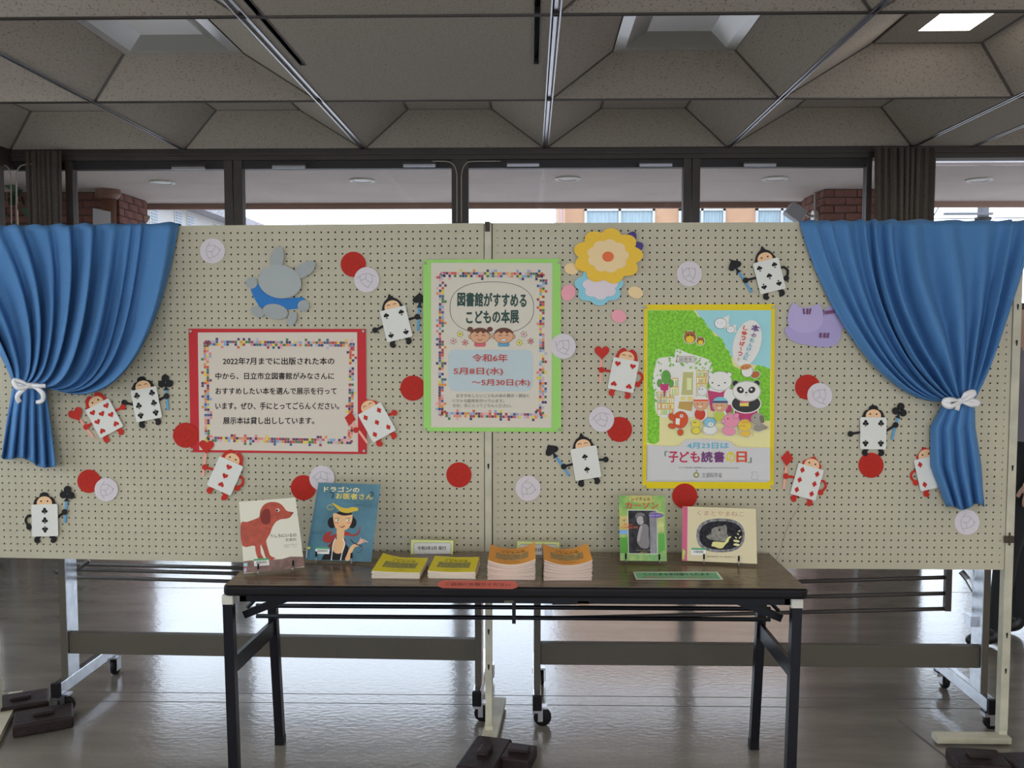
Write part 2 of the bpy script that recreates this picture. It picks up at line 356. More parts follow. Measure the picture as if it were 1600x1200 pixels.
# ceiling ----------------------------------------------------------
XS = [LX, -2.393, -1.147, 0.098, 1.344, 2.59, 2.996, 4.24, 5.49, 6.73, RX]
YS = [2.33, 3.63, 4.94, 6.22]
ce = empty('ceiling', (0, 0, CZ), kind='structure')
g = 0.010
def quadpanel(name, P, par, m=TILE, th=0.012):
    n = (P[1] - P[0]).cross(P[2] - P[0]).normalized()
    if n.z > 0: n = -n
    V = P + [p - n * th for p in P]
    return mk(name, V, [(0, 1, 2, 3), (7, 6, 5, 4), (0, 4, 5, 1), (1, 5, 6, 2), (2, 6, 7, 3), (3, 7, 4, 0)], m, par)
def coffer(x0, x1, y0, y1, style):
    a, hi = 0.35, 0.178
    if style == 'prism': a, hi = 0.318, 0.162
    c = empty('coffer', ((x0 + x1) / 2, (y0 + y1) / 2, CZ), parent=ce)
    q = 0.012; x0 += q; x1 -= q; y0 += q; y1 -= q; e = 0.006; z = CZ + 0.002; zt = CZ + hi
    ax0, ax1, ay0, ay1 = x0 + a - q, x1 - a + q, y0 + a - q, y1 - a + q
    quadpanel('slope_panel', [Vector(p) for p in ((x0 + 2 * e, y0, z), (x1 - 2 * e, y0, z), (ax1 - e, ay0 - e, zt), (ax0 + e, ay0 - e, zt))], c)
    quadpanel('slope_panel', [Vector(p) for p in ((x0 + 2 * e, y1, z), (x1 - 2 * e, y1, z), (ax1 - e, ay1 + e, zt), (ax0 + e, ay1 + e, zt))], c)
    quadpanel('slope_panel', [Vector(p) for p in ((x0, y0 + 2 * e, z), (x0, y1 - 2 * e, z), (ax0 - e, ay1 - e, zt), (ax0 - e, ay0 + e, zt))], c)
    quadpanel('slope_panel', [Vector(p) for p in ((x1, y0 + 2 * e, z), (x1, y1 - 2 * e, z), (ax1 + e, ay1 - e, zt), (ax1 + e, ay0 + e, zt))], c)
    # trim behind the joints
    zz = 0.006
    V = [(x0, y0, z + zz), (x1, y0, z + zz), (x1, y1, z + zz), (x0, y1, z + zz), (ax0, ay0, zt + zz), (ax1, ay0, zt + zz), (ax1, ay1, zt + zz), (ax0, ay1, zt + zz)]
    mk('joint_trim', V, [(0, 4, 5, 1), (1, 5, 6, 2), (2, 6, 7, 3), (3, 7, 4, 0)], TRIMG, c)
    if style == 'prism':
        PR = mat('prismatic_reflector', (0.56, 0.55, 0.53), 0.22, 0.55)
        ix0, ix1, iy0, iy1 = ax0 + .15, ax1 - .15, ay0 + .15, ay1 - .15; zi = zt + 0.045
        o = [(ax0, ay0), (ax1, ay0), (ax1, ay1), (ax0, ay1)]
        d = 0.055; o2 = [(ax0 + d, ay0 + d), (ax1 - d, ay0 + d), (ax1 - d, ay1 - d), (ax0 + d, ay1 - d)]
        i_ = [(ix0, iy0), (ix1, iy0), (ix1, iy1), (ix0, iy1)]
        V = [(x, y, zt - .002) for x, y in o] + [(x, y, zt - .004) for x, y in o2] + [(x, y, zi) for x, y in i_]
        F = [(k, (k + 1) % 4, (k + 1) % 4 + 4, k + 4) for k in range(4)] + [(k + 4, (k + 1) % 4 + 4, (k + 1) % 4 + 8, k + 8) for k in range(4)]
        mk('light_reflector', V, F, PR, c)
        box('light_diffuser', ix0 - .005, ix1 + .005, iy0 - .005, iy1 + .005, zi, zi + .01, mat('milky_diffuser', (0.8, 0.78, 0.78), 0.35), c)
    else:
        cx, cy = (x0 + x1) / 2, (y0 + y1) / 2
        if style == 'lamp':
            h = 0.12
            for (a0, a1, b0, b1) in ((ax0 + .012, cx - h, ay0 + .012, ay1 - .012), (cx + h, ax1 - .012, ay0 + .012, ay1 - .012), (cx - h, cx + h, ay0 + .012, cy - h), (cx - h, cx + h, cy + h, ay1 - .012)):
                box('top_panel', a0, a1, b0, b1, zt, zt + .01, TILE, c)
            box('lamp_diffuser', cx - h, cx + h, cy - h, cy + h, zt + .001, zt + .012, emis('lit_lamp', (1, .98, .95), 7.0), c)
            l = area_light('coffer_lamp_light', (cx, cy, zt - .004), (0, 0, 0), .23, .23, 5, (1, .95, .86))
        else:
            box('top_panel', ax0 + .012, ax1 - .012, ay0 + .012, ay1 - .012, zt, zt + .01, TILE, c)
            V = MB()
            V.box(ax0, ax1, ay0, ay0 + .012, zt, zt + .006); V.box(ax0, ax1, ay1 - .012, ay1, zt, zt + .006)
            V.box(ax0, ax0 + .012, ay0, ay1, zt, zt + .006); V.box(ax1 - .012, ax1, ay0, ay1, zt, zt + .006); V.build('top_panel_trim', TRIMG, c)
            if style == 'sensor':
                MB().lathe((cx + .08, cy - .02, zt - .02), [(.02, 0), (.04, .005), (.045, .022)], 16).build('smoke_detector', WHITEP, c)
for r_ in range(3):
    for c_ in range(10):
        x0, x1, y0, y1 = XS[c_], XS[c_ + 1], YS[r_], YS[r_ + 1]
        flat = (c_ == 2 and r_ < 2) or (x1 - x0) < 0.6
        if flat:
            if c_ == 2:
                s0, s1 = x0 + .062, x1 - .062; w = .022; ys = min(y1, 4.28)
                if r_ == 1:
                    for a0, a1, b0, b1 in ((x0 + .014, s0, y0 + .005, ys), (s0 + w, s1 - w, y0 + .005, ys), (s1, x1 - .014, y0 + .005, ys), (x0 + .014, x1 - .014, ys, y1 - .012)):
                        box('flat_panel', a0, a1, b0, b1, CZ, CZ + .012, TILE, ce)
                else:
                    for a0, a1, b0, b1 in ((x0 + .014, s0, y0, y1 + .004), (s0 + w, s1 - w, y0, y1 + .004), (s1, x1 - .014, y0, y1 + .004)):
                        box('flat_panel', a0, a1, b0, b1, CZ, CZ + .012, TILE, ce)
                for sx in (s0, s1 - w):
                    mb = MB(); mb.box(sx - .004, sx, y0, ys, CZ - .003, CZ + .03); mb.box(sx + w, sx + w + .004, y0, ys, CZ - .003, CZ + .03); mb.box(sx - .004, sx + w + .004, ys - .004, ys, CZ - .003, CZ + .03)
                    mb.build('air_slot_frame', BRONZE, ce); box('air_slot', sx, sx + w, y0, ys, CZ + .028, CZ + .032, DARK, ce)
            else:
                box('flat_panel', x0 + .014, x1 - .014, y0 + .012, y1 - .012, CZ, CZ + .012, TILE, ce)
        else:
            st = 'plain'
            if r_ == 1 and c_ in (1, 3): st = 'prism'
            if r_ == 1 and c_ == 4: st = 'lamp'
            if r_ == 2 and c_ == 2: st = 'sensor'
            coffer(x0, x1, y0, y1, st)
rail_y0 = YS[0]
for i, x in enumerate(XS[1:-1]):
    wide = 0.021 if i in (1, 2) else 0.014
    mb = MB(); mb.box(x - wide, x - wide + .006, rail_y0, WY, CZ - .006, CZ + .03); mb.box(x + wide - .006, x + wide, rail_y0, WY, CZ - .006, CZ + .03)
    mb.box(x - wide * .35, x + wide * .35, rail_y0, WY, CZ + .008, CZ + .03)
    mb.build('ceiling_rail', ALU, ce); box('rail_channel', x - wide, x + wide, rail_y0, WY, CZ + .03, CZ + .034, DARK, ce)
for y in YS[:-1]:
    mb = MB(); mb.box(LX, RX, y - .012, y - .007, CZ - .004, CZ + .03); mb.box(LX, RX, y + .007, y + .012, CZ - .004, CZ + .03); mb.build('cross_rail', BRONZE, ce)
    box('rail_channel', LX, RX, y - .012, y + .012, CZ + .03, CZ + .034, DARK, ce)
mb = MB()                                                       # the ceiling behind the camera, without coffers
mb.box(LX, RX, BY, YS[0] - .012, CZ, CZ + .012); mb.build('rear_ceiling_panel', TILE, ce)
for lx, ly in LAMPS:
    box('unseen_lamp_housing', lx - .14, lx + .14, ly - .14, ly + .14, CZ - .008, CZ, WHITEP, ce)  # housings for the added lamps, out of view
box('plenum_cover', LX - .15, RX + .15, BY - .15, WY + .12, CZ + .31, CZ + .36, DARK, ce)

# walls ------------------------------------------------------------
WALLM = mat('cream_wall_paint', (0.55, 0.52, 0.46), 0.8)
wb = MB(); wb.box(LX, RX, BY - .12, BY, 0, .8); wb.box(LX, RX, BY - .12, BY, 2.6, CZ + .3); wb.box(LX, -3.2, BY - .12, BY, .8, 2.6); wb.box(5.0, RX, BY - .12, BY, .8, 2.6)
tag(wb.build('wall_back', WALLM), kind='structure')
tag(box('wall_right', RX, RX + .12, BY - .12, WY + .1, 0, CZ + .3, WALLM), kind='structure')
wl = empty('wall_left', (LX, 0, 0), kind='structure')
mb = MB(); mb.box(LX - .1, LX, BY, WY, 2.60, CZ + .3); mb.box(LX - .1, LX, BY, WY, 0, .1)
for y in (-5.9, -4.4, -2.9, -1.4, .1, 1.6, 3.1, 4.6, 6.08): mb.box(LX - .09, LX - .005, y, y + .07, .1, 2.6)
mb.build('window_frame', BRONZE, wl)
for y in (-5.9, -4.4, -2.9, -1.4, .1, 1.6, 3.1, 4.6): box('pane', LX - .05, LX - .044, y + .07, y + 1.5, .1, 2.6, GLASS, wl)
# window wall: head beam, posts, panes
wf = empty('wall_front', (0, WY, 0), kind='structure')
def XW(px, Y=WY): return PY(px, 300, Y).x
zh = 2.605
mb = MB(); mb.box(LX - .1, RX, WY - .03, WY + .1, zh + .055, CZ + .3); mb.box(LX - .1, RX, WY - .045, WY - .03, zh + .085, zh + .1)
mb.build('head_beam', BRONZE, wf)
box('head_rail', LX, XW(1362), WY + .0, WY + .06, zh, zh + .056, BRONZE2, wf)
box('head_rail', XW(1440), RX, WY + .0, WY + .06, zh + .035, zh + .056, ALU, wf)
box('sill', LX - .1, RX, WY - .02, WY + .1, 0, .07, BRONZE, wf)
mul = [(105, 116), (352, 365), (366.5, 380), (706, 732), (1067, 1079), (1080.5, 1093), (1352, 1360), (1440, 1447), (1905, 1930)]
for a, b in mul: box('window_post', XW(a), XW(b), WY - .02, WY + .05, .07, zh + .056, BRONZE, wf)
for i, (a, b) in enumerate(((116, 352), (380, 706), (732, 1067), (1093, 1352), (1447, 1905), (1930, 2320))):
    tag(box('window_%d' % (i + 1), XW(a), XW(b), WY + .02, WY + .026, .07, zh + .01, GLASS), kind='structure')
box('pane', XW(1360), XW(1440), WY + .02, WY + .026, .07, zh + .01, GLASS, wf)
box('pane', LX, XW(105), WY + .02, WY + .026, .07, zh + .01, GLASS, wf)
# curved cord tubes on the posts
for sx, e0, turn in ((714, 675, 1), (721, 782, -1)):
    P = [PY(e0, 252, WY - .05), PY(sx - turn * 16, 252.5, WY - .05), PY(sx - turn * 6, 257, WY - .05), PY(sx - turn * 1, 268, WY - .05), PY(sx, 285, WY - .05), PY(sx, 347, WY - .05)]
    tag(MB().tube([tuple(p) for p in smooth_pts([tuple(p) for p in P], 5, False)], .004, 6).build('cord_tube', mat('pale_cord_tube', (.42, .38, .32), .4), None, True),
        'thin pale tube bending down the ' + ('left' if turn > 0 else 'right') + ' side of the middle window post', 'tube')
for i, (sx, turn) in enumerate(((17, 1), (25, -1))):
    P = [PY(sx - turn * 26, 256, WY - .12), PY(sx - turn * 8, 259, WY - .12), PY(sx - turn * 1, 270, WY - .12), PY(sx, 290, WY - .12), PY(sx + 1, 350, WY - .12)]
    tag(MB().tube([tuple(p) for p in smooth_pts([tuple(p) for p in P], 5, False)], .004, 6).build('cord_tube', _m['pale_cord_tube'], None, True),
        'thin pale tube in the dark left window corner, ' + ('nearer the left wall' if turn > 0 else 'nearer the brown drape'), 'tube')
names = ['leftmost of six', 'second from the left', 'just left of the middle post', 'just right of the middle post', 'second from the right', 'rightmost, beside the brown drape']
for i, (a, b, y) in enumerate(((275, 327, 262), (430, 482, 260), (632, 683, 258), (792, 843, 257), (996, 1048, 257), (1157, 1208, 257))):
    x0, x1 = XW(a), XW(b); z = PY(a, y, WY - .05).z
    t = empty('vent_operator', ((x0 + x1) / 2, WY - .05, z), 'small silver vent bar on the window head, ' + names[i], 'vent', 'silver vent bars on the window head')
    box('housing', x0, x1, WY - .075, WY - .045, z - .008, z + .014, BRONZE, t); box('silver_strip', x0 + .004, x1 - .004, WY - .08, WY - .072, z - .018, z, ALU, t)
# brown drapes
def drape(name, px0, px1, px0b, px1b, Y, n, label):
    V = []; F = []; N = n * 8; zt = zh + .10; rows = 10
    for j in range(rows + 1):
        v = j / rows; z = zt * (1 - v) + .03 * v
        for i in range(N + 1):
            u = i / N; tt = min(1, v * 1.4); a = XW(px0) * (1 - tt) + XW(px0b) * tt; b = XW(px1) * (1 - tt) + XW(px1b) * tt
            V.append((a + (b - a) * u, Y + .016 * math.sin(u * n * 2 * PI + 1.3 * math.sin(u * 11)) + .007 * math.sin(u * n * 4.6 * PI + 1) + .008 * math.sin(9 * u + 5 * v), z))
    for j in range(rows):
        for i in range(N): k = j * (N + 1) + i; F.append((k, k + 1, k + N + 2, k + N + 1))
    o = mk(name, V, F, DRAPE, None, True); md = o.modifiers.new('s', 'SOLIDIFY'); md.thickness = .003
    return tag(o, label, 'drape')
drape('window_drape', 56, 113, 58, 112, WY - .13, 7, 'dark brown drape gathered in the left corner of the window wall')
drape('window_drape', 1354, 1446, 1368, 1442, WY - .13, 9, 'dark brown drape narrowing downward between the right windows')

# ------------------------------------------------------------------ outdoors
tag(mk('ground', [(-60, 6.39, -.09), (60, 6.39, -.09), (60, 120, -.09), (-60, 120, -.09)], [(0, 1, 2, 3)], CONC), kind='structure')
tag(mk('ground_left', [(-60, -30, -.09), (LX - .16, -30, -.09), (LX - .16, 6.39, -.09), (-60, 6.39, -.09)], [(0, 1, 2, 3)], mat('garden_soil', (.12, .13, .07), .95)), kind='structure')
ev = empty('trim_1', (0, 8, 2.85), kind='structure')
box('soffit_board', -16, 16, WY + .12, 9.68, 2.85, 2.90, SOFFIT, ev); box('soffit_edge', -16, 16, 9.68, 9.74, 2.79, 3.05, mat('brown_fascia', (.34, .20, .15), .7), ev)
box('canopy_roof', -16, 16, WY + .12, 9.68, 2.92, 3.05, WHITEB, ev)
where = ['leftmost, above the white building', 'left of the middle window post', 'right of the middle window post', 'between the double post and the brick pillar', 'right of the brown drape']
for i, (a, y) in enumerate(((254, 284), (566, 281), (887, 278), (1211, 278), (1530, 280))):
    p = PZ(a, y, 2.85)
    t = empty('downlight', p, 'round recessed downlight in the outdoor canopy, ' + where[i], 'downlight', 'downlights in the outdoor canopy')
    MB().lathe((p.x, p.y, 2.845), [(.115, .005), (.115, -.008), (.085, -.010), (.085, .004)], 24).build('ring', WHITEP, t)
    MB().lathe((p.x, p.y, 2.845), [(.08, -.006), (.08, -.002)], 20).build('lens', mat('downlight_lens', (.5, .47, .44), .3), t)
def brick_pillar(name, x0, x1, y0, y1, label, top=2.85, indiv_from=2.0):
    t = empty(name, ((x0 + x1) / 2, (y0 + y1) / 2, -.09), label, 'pillar')
    box('mortar_core', x0 + .012, x1 - .012, y0 + .012, y1 - .012, -.09, top, MORTAR, t)
    low = MB(); H = .075; course = 0; z = top - H
    proto = {}
    while z > -.09:
        off = 0 if course % 2 else .11
        segs = []
        for (u0, u1, face) in ((x0, x1, 'f'), (y0, y1, 'l'), (y0, y1, 'r')):
            u = u0 - off
            while u < u1:
                a, b = max(u, u0), min(u + .21, u1)
                if b - a > .03: segs.append((a, b, face))
                u += .22
        for a, b, face in segs:
            if face == 'f': bx = (a, b, y0, y0 + .02)
            elif face == 'l': bx = (x0, x0 + .02, a, b)
            else: bx = (x1 - .02, x1, a, b)
            j = random.uniform(-.0015, .0015)
            if z > indiv_from: box('brick', bx[0] + j, bx[1] + j, bx[2] + j, bx[3] + j, z, z + .065, BRICK, t)
            else: low.box(*bx, z, z + .065)
        z -= H; course += 1
    tag(low.build('lower_bricks', BRICK, t), kind='stuff')
    return t
brick_pillar('brick_pillar', 2.83, 3.52, 8.82, 9.5, 'dark red brick pillar outside, behind the floodlight on the right')
brick_pillar('brick_pillar', -7.5, -4.06, 8.85, 9.5, 'red brick pillar outside, behind the left window with a taped note')  # unseen left part widened to block sky in the floor reflection
dpx = PY(172, 330, 8.75)
t = empty('downpipe', (dpx.x, 8.72, -.09), 'brown metal downpipe on the left brick pillar', 'pipe')
MB().tube([(dpx.x, 8.72, -.09), (dpx.x, 8.72, 2.8)], .07, 14).build('pipe', mat('brown_pipe', (.20, .09, .055), .5), t, True)
MB().lathe((dpx.x, 8.72, 2.76), [(.085, 0), (.115, .04), (.115, .088)], 16).build('collar', mat('brown_pipe', (0, 0, 0)), t)
tag(mk('paper_note', [PY(145, 325, WY + .018), PY(173, 331, WY + .018), PY(173, 400, WY + .018), PY(145, 400, WY + .018), PY(145, 325, WY + .016), PY(173, 331, WY + .016), PY(173, 400, WY + .016), PY(145, 400, WY + .016)], [(3, 2, 1, 0), (4, 5, 6, 7), (0, 1, 5, 4), (1, 2, 6, 5), (2, 3, 7, 6), (3, 0, 4, 7)], mat('note_paper', (.34, .33, .33), .7)), 'grey paper note taped to the leftmost window', 'note')
# floodlight
f0 = PY(1254, 336, 8.9); fx = 2.83
t = empty('floodlight', (fx - .04, 9.0, f0.z), 'grey angled floodlight on the side of the right brick pillar', 'lamp')
MB().lathe((fx - .045, 9.0, f0.z), [(.06, 0), (.06, .045)], 16, 'x').build('wall_plate', WHITEP, t)
MB().tube([(fx - .03, 9.0, f0.z), (fx - .09, 8.97, f0.z + .0), (fx - .13, 8.95, f0.z + .02)], .013, 8).build('arm', ALU, t)
M = Matrix.Translation((fx - .24, 8.93, f0.z + .02)) @ Matrix.Rotation(R(35), 4, 'Y')
MB().box(-.085, .085, -.07, .07, -.06, .075, M=M, bev=.01).build('lamp_head', mat('grey_lamp_body', (.32, .31, .32), .5), t)
MB().tube([(fx - .02, 9.0, f0.z + .03), (fx - .02, 9.02, 2.85)], .011, 8).build('conduit', WHITEP, t)
# orange building
YB = 22.0
def Xb(px, Y=YB): return PY(px, 340, Y).x
b = empty('apartment_building', (4, YB, -.09), 'orange rendered building with curtained windows seen through the right-hand glass', 'building')
box('wall', Xb(883), 7.6, YB, YB + 8, -.09, 7.5, ORANGE, b)
CURT = mat('pale_blue_curtain', (.30, .38, .42), .8, noise=.12, scale=9, stretch=(6, 1, .2)); WF = mat('white_window_frame', (.5, .5, .5), .5)
for (a, c2, panes) in ((913, 1023, 2), (1060, 1133, 2), (1180, 1262, 2)):
    for (z0, z1) in ((3.25, 4.43), (.7, 1.95)):
        x0, x1 = Xb(a), Xb(c2)
        w = MB(); w.box(x0, x1, YB - .06, YB, z1 - .05, z1); w.box(x0, x1, YB - .06, YB, z0, z0 + .05)
        for k in range(panes + 1): xx = x0 + (x1 - x0 - .06) * k / panes; w.box(xx, xx + .06, YB - .06, YB, z0, z1)
        wo = w.build('window', WF, b)
        for k in range(panes):
            xa = x0 + (x1 - x0 - .06) * k / panes + .06; xb2 = x0 + (x1 - x0 - .06) * (k + 1) / panes
            V = []; F = []; n = 24
            for i in range(n + 1):
                for z in (z0 + .05, z1 - .05): V.append((xa + (xb2 - xa) * i / n, YB - .02 + .012 * math.sin(i * 1.9), z))
            for i in range(n): F.append((2 * i, 2 * i + 2, 2 * i + 3, 2 * i + 1))
            mk('curtained_pane', V, F, CURT, wo, True)
for a, w_, c3, nm in ((868, .06, WF, 'thin white'), (877, .11, mat('pink_pipe', (.42, .28, .24), .6), 'pink')):
    x = Xb(a, YB - .3); o = MB().tube([(x, YB - .3, -.09), (x, YB - .3, 7.5)], w_ / 2, 10).build('drainpipe', c3, b, True)
# white building on the left
b = empty('office_building', (-14, 30, -.09), 'white building with narrow louvred windows and a grey eave, seen through the left window', 'building')
box('wall', -20, -12.0, 22, 38, -.09, 5.68, WHITEB, b); box('eave', -20.3, -11.35, 21.8, 38.3, 5.68, 6.0, mat('grey_pebble_eave', (.26, .25, .27), .9, noise=.25, scale=12), b)
LV = mat('louvre_grey', (.18, .22, .26), .5)
for y0 in (24.2, 25.2, 27.2, 28.2, 30.2, 31.3, 33.9, 35.0):
    w = box('window', -12.02, -11.96, y0, y0 + .62, 4.2, 5.55, WF, b)
    mb = MB()
    for k in range(14): mb.box(-11.97, -11.94, y0 + .06, y0 + .56, 4.24 + k * .093, 4.24 + k * .093 + .06)
    mb.build('louvre', LV, w)
# utility pole and wires
up = empty('utility_pole', (Xb(1536, 20), 20, -.09), 'grey concrete utility pole with crossarms seen at the far right', 'pole')
xp = Xb(1536, 20)
MB().tube([(xp, 20, -.09), (xp, 20, 8)], [.14, .10], 14).build('post', mat('grey_concrete', (.2, .2, .22), .9), up, True)
for z in (4.0, 4.22, 3.55): MB().box(xp - .9, xp + .15, 19.86, 19.92, z, z + .05, M=Matrix.Translation((0, 0, 0))).build('crossarm', mat('grey_concrete', (0, 0, 0)), up)
for z in (3.9, 4.3): MB().lathe((xp, 20, z), [(.17, 0), (.17, .06)], 12).build('band', DARK, up)
WIRE = mat('overhead_wire', (.1, .1, .12), .6)
tag(MB().tube([(xp + 7, 19.8, 3.98), (xp, 19.9, 3.93), (xp - 3, 19.9, 3.9), (-1, 19.5, 3.2)], .011, 5).build('power_line', WIRE), 'overhead wire running level to the utility pole', 'wire')
tag(MB().tube([(Xb(1477, 16), 16, 3.85), (Xb(1452, 16), 16, 3.36), (Xb(1452, 16) - .8, 16, 1.9)], .011, 5).build('power_line', WIRE), 'slanting guy wire just right of the brown drape', 'wire')
# unseen tree added on the right to dull the floor reflection
tr = empty('tree', (10.5, 15.5, -.09), 'unseen leafy tree added beyond the canopy to dull the floor reflection', 'tree')
mb = MB(); TL = mat('tree_leaf', (.06, .085, .045), .7, noise=.3, scale=2); rt = random.Random(3)
for i in range(5200):
    a_ = rt.uniform(0, 2 * PI); q_ = rt.uniform(-1, 1); rr_ = rt.uniform(.55, 1) ** .5
    c = Vector((10.3 + 5.0 * rr_ * math.cos(a_) * math.sqrt(1 - q_ * q_), 15.5 + 2.2 * rr_ * math.sin(a_) * math.sqrt(1 - q_ * q_), 6.9 + 2.9 * rr_ * q_))
    a = Vector((rt.uniform(-1, 1), rt.uniform(-1, 1), rt.uniform(-1, 1))).normalized() * .17; b2 = a.cross(Vector((rt.random(), rt.random(), rt.random()))).normalized() * .10
    mb.add([c - a, c + b2, c + a, c - b2], [(0, 1, 2, 3)])
tag(mb.build('foliage', TL, tr), kind='stuff')
MB().tube([(11.6, 15.5, -.09), (11.5, 15.5, 3.0), (10.9, 15.5, 6.0), (10.6, 15.4, 8.0)], [.22, .18, .12, .04], 10).tube([(11.5, 15.5, 3.4), (12.4, 15.7, 5.0), (13.2, 15.6, 6.6)], [.11, .08, .03], 8).tube([(11.2, 15.5, 4.4), (9.6, 15.3, 5.6), (7.6, 15.6, 6.6)], [.10, .07, .03], 8).build('trunk', mat('tree_bark', (.09, .07, .05), .9), tr, True)
# hedge by the left glazing
mb = MB()
LEAF = mat('hedge_leaf', (.035, .075, .03), .7, noise=.3, scale=3)
for i in range(3500):
    c = Vector((-5.2 + random.uniform(-.5, .5), random.uniform(1.5, 11), random.uniform(-.05, 3.6)))
    a = Vector((random.uniform(-1, 1), random.uniform(-1, 1), random.uniform(-1, 1))).normalized() * .09; b2 = a.cross(Vector((random.random(), random.random(), random.random()))).normalized() * .05
    mb.add([c - a, c + b2, c + a, c - b2], [(0, 1, 2, 3)])
t = empty('hedge', (-6, 6, -.09), 'dark green hedge outside the left wall glazing', 'hedge')
tag(mb.build('foliage', LEAF, t), kind='stuff')
for k in range(6): MB().tube([(-6, 2 + k * 1.7, -.09), (-6.05, 2.1 + k * 1.7, 1.8), (-5.95, 2.0 + k * 1.7, 3.2)], [.05, .035, .015], 7).build('stem', mat('bark', (.08, .06, .04), .9), t)

# ================================================================== PEGBOARDS
D = 3.17; TH = R(3.0)
hx = PY(757, 600, D).x
PR_ = Plane((0, D, 0), (0, -1, 0))
PL_ = Plane((hx, D, 0), (-math.sin(TH), -math.cos(TH), 0))
BT = 1.858; BB = 0.634; SP = 0.0254
def pegboard(parent, M, x0, x1, sx, sz):
    """perforated sheet in local x/z, front at local y=0, holes every inch"""
    nx = int((x1 - x0 - .01) / SP); nz = int((BT - BB - .01) / SP)
    mx = ((x1 - x0) - nx * SP) / 2; mz = ((BT - BB) - nz * SP) / 2
    V = []; F = []; r = .0034; n = 8
    for i in range(nx + 1):
        for j in range(nz + 1): V.append((x0 + mx + i * SP, 0, BB + mz + j * SP))
    gi = lambda i, j: i * (nz + 1) + j
    for i in range(nx):
        for j in range(nz):
            cx = x0 + mx + (i + .5) * SP; cz = BB + mz + (j + .5) * SP; b = len(V)
            for d in (0, .004):
                for k in range(n):
                    a = 2 * PI * (k + .5) / n - PI * .75 - PI / 8; V.append((cx + r * math.cos(a), d, cz + r * math.sin(a)))
            c = [gi(i, j), gi(i + 1, j), gi(i + 1, j + 1), gi(i, j + 1)]
            for q in range(4):
                k0 = (2 * q) % n; F.append((c[q], b + k0, b + (k0 + 1) % n))
                F.append((c[q], b + (k0 + 1) % n, b + (k0 + 2) % n, c[(q + 1) % 4]))
            for k in range(n): F.append((b + k, b + n + k, b + n + (k + 1) % n, b + (k + 1) % n))
    fr = MB(); fr.add(V, F)
    xa, xb, za, zb = x0 + mx, x0 + mx + nx * SP, BB + mz, BB + mz + nz * SP
    for a, b2, c, d in ((x0, x1, BB, za), (x0, x1, zb, BT), (x0, xa, za, zb), (xb, x1, za, zb)): fr.add([(a, 0, c), (b2, 0, c), (b2, 0, d), (a, 0, d)], [(0, 1, 2, 3)])
    fr.add([(x0, 0, BB), (x1, 0, BB), (x1, .006, BB), (x0, .006, BB), (x0, 0, BT), (x1, 0, BT), (x1, .006, BT), (x0, .006, BT)], [(0, 1, 2, 3), (4, 5, 6, 7), (0, 4, 7, 3), (1, 5, 6, 2)])
    fr.V = [M @ v for v in fr.V]; fr.build('perforated_sheet', BOARD, parent)
    box('backing_sheet', x0, x1, .012, .016, BB, BT, BOARDBACK, parent, M=M)
    mb = MB()
    for a, b2, c, d in ((x0, x1, BB, BB + .02), (x0, x1, BT - .02, BT), (x0, x0 + .02, BB + .02, BT - .02), (x1 - .02, x1, BB + .02, BT - .02)): mb.box(a, b2, .006, .03, c, d, M=M)
    mb.build('edge_frame', CREAM, parent)
def pole(parent, M, x0, x1, z1=None, base=True):
    o = MB().box(x0, x1, -.004, .030, .05, z1 or BT + .002, M=M, bev=.002).build('pole', CREAM, parent)
    for z in (1.565, 1.44, 1.0, .40, .27):
        sl = MB()
        xm = (x0 + x1) / 2; P = [M @ Vector((xm + dx_, -.0046, z + dz_)) for dx_, dz_ in ((-.0035, .008), (.0035, .008), (.0035, 0), (.0015, -.012), (-.0015, -.012), (-.0035, 0))]
        sl.add(P, [(5, 4, 3, 2, 1, 0)]); sl.build('keyhole_slot', DARK, o)
M_R = Matrix.Translation((0, D, 0))
xr0 = PY(770, 600, D).x; xr1 = PY(1578, 600, D).x
e = empty('pegboard', ((xr0 + xr1) / 2, D, 0), 'cream pegboard panel on the right, behind the yellow-framed poster', 'pegboard', 'cream pegboard panels')
pegboard(e, M_R, xr0, xr1, 0, 0); pole(e, M_R, xr1 + .002, xr1 + .031)
RUST = mat('rusty_clip', (.07, .05, .035), .8)
for z in (.745, 1.72): MB().box(xr1 - .006, xr1 + .026, -.012, -.004, z - .012, z + .012, M=M_R).box(xr1 + .008, xr1 + .012, -.016, -.010, z - .02, z + .025, M=M_R).build('clip', RUST, e)
# left board: local x along the board, turned away by TH
M_L = Matrix.Translation((hx, D, 0)) @ Matrix.Rotation(-TH, 4, 'Z')
W_L = 1.85
e2 = empty('pegboard', M_L @ Vector((-W_L / 2, 0, 0)), 'cream pegboard panel on the left, behind the red-framed notice', 'pegboard', 'cream pegboard panels')
pegboard(e2, M_L, -W_L, -.002, 0, 0); pole(e2, M_L, -W_L - .031, -W_L - .002)
# middle pole stands between the two
cp = empty('board_pole', (hx + .013, D, 0), 'cream steel pole standing between the two pegboards', 'pole')
pole(cp, M_R, hx + .001, hx + .026)
MB().box(hx + .003, hx + .020, -.010, .0, BT - .03, BT + .004, M=M_R).build('clip', RUST, cp)
box('joint_gap', hx + .0262, xr0 - .0002, .004, .02, BB, BT, DARK, cp, M=M_R)
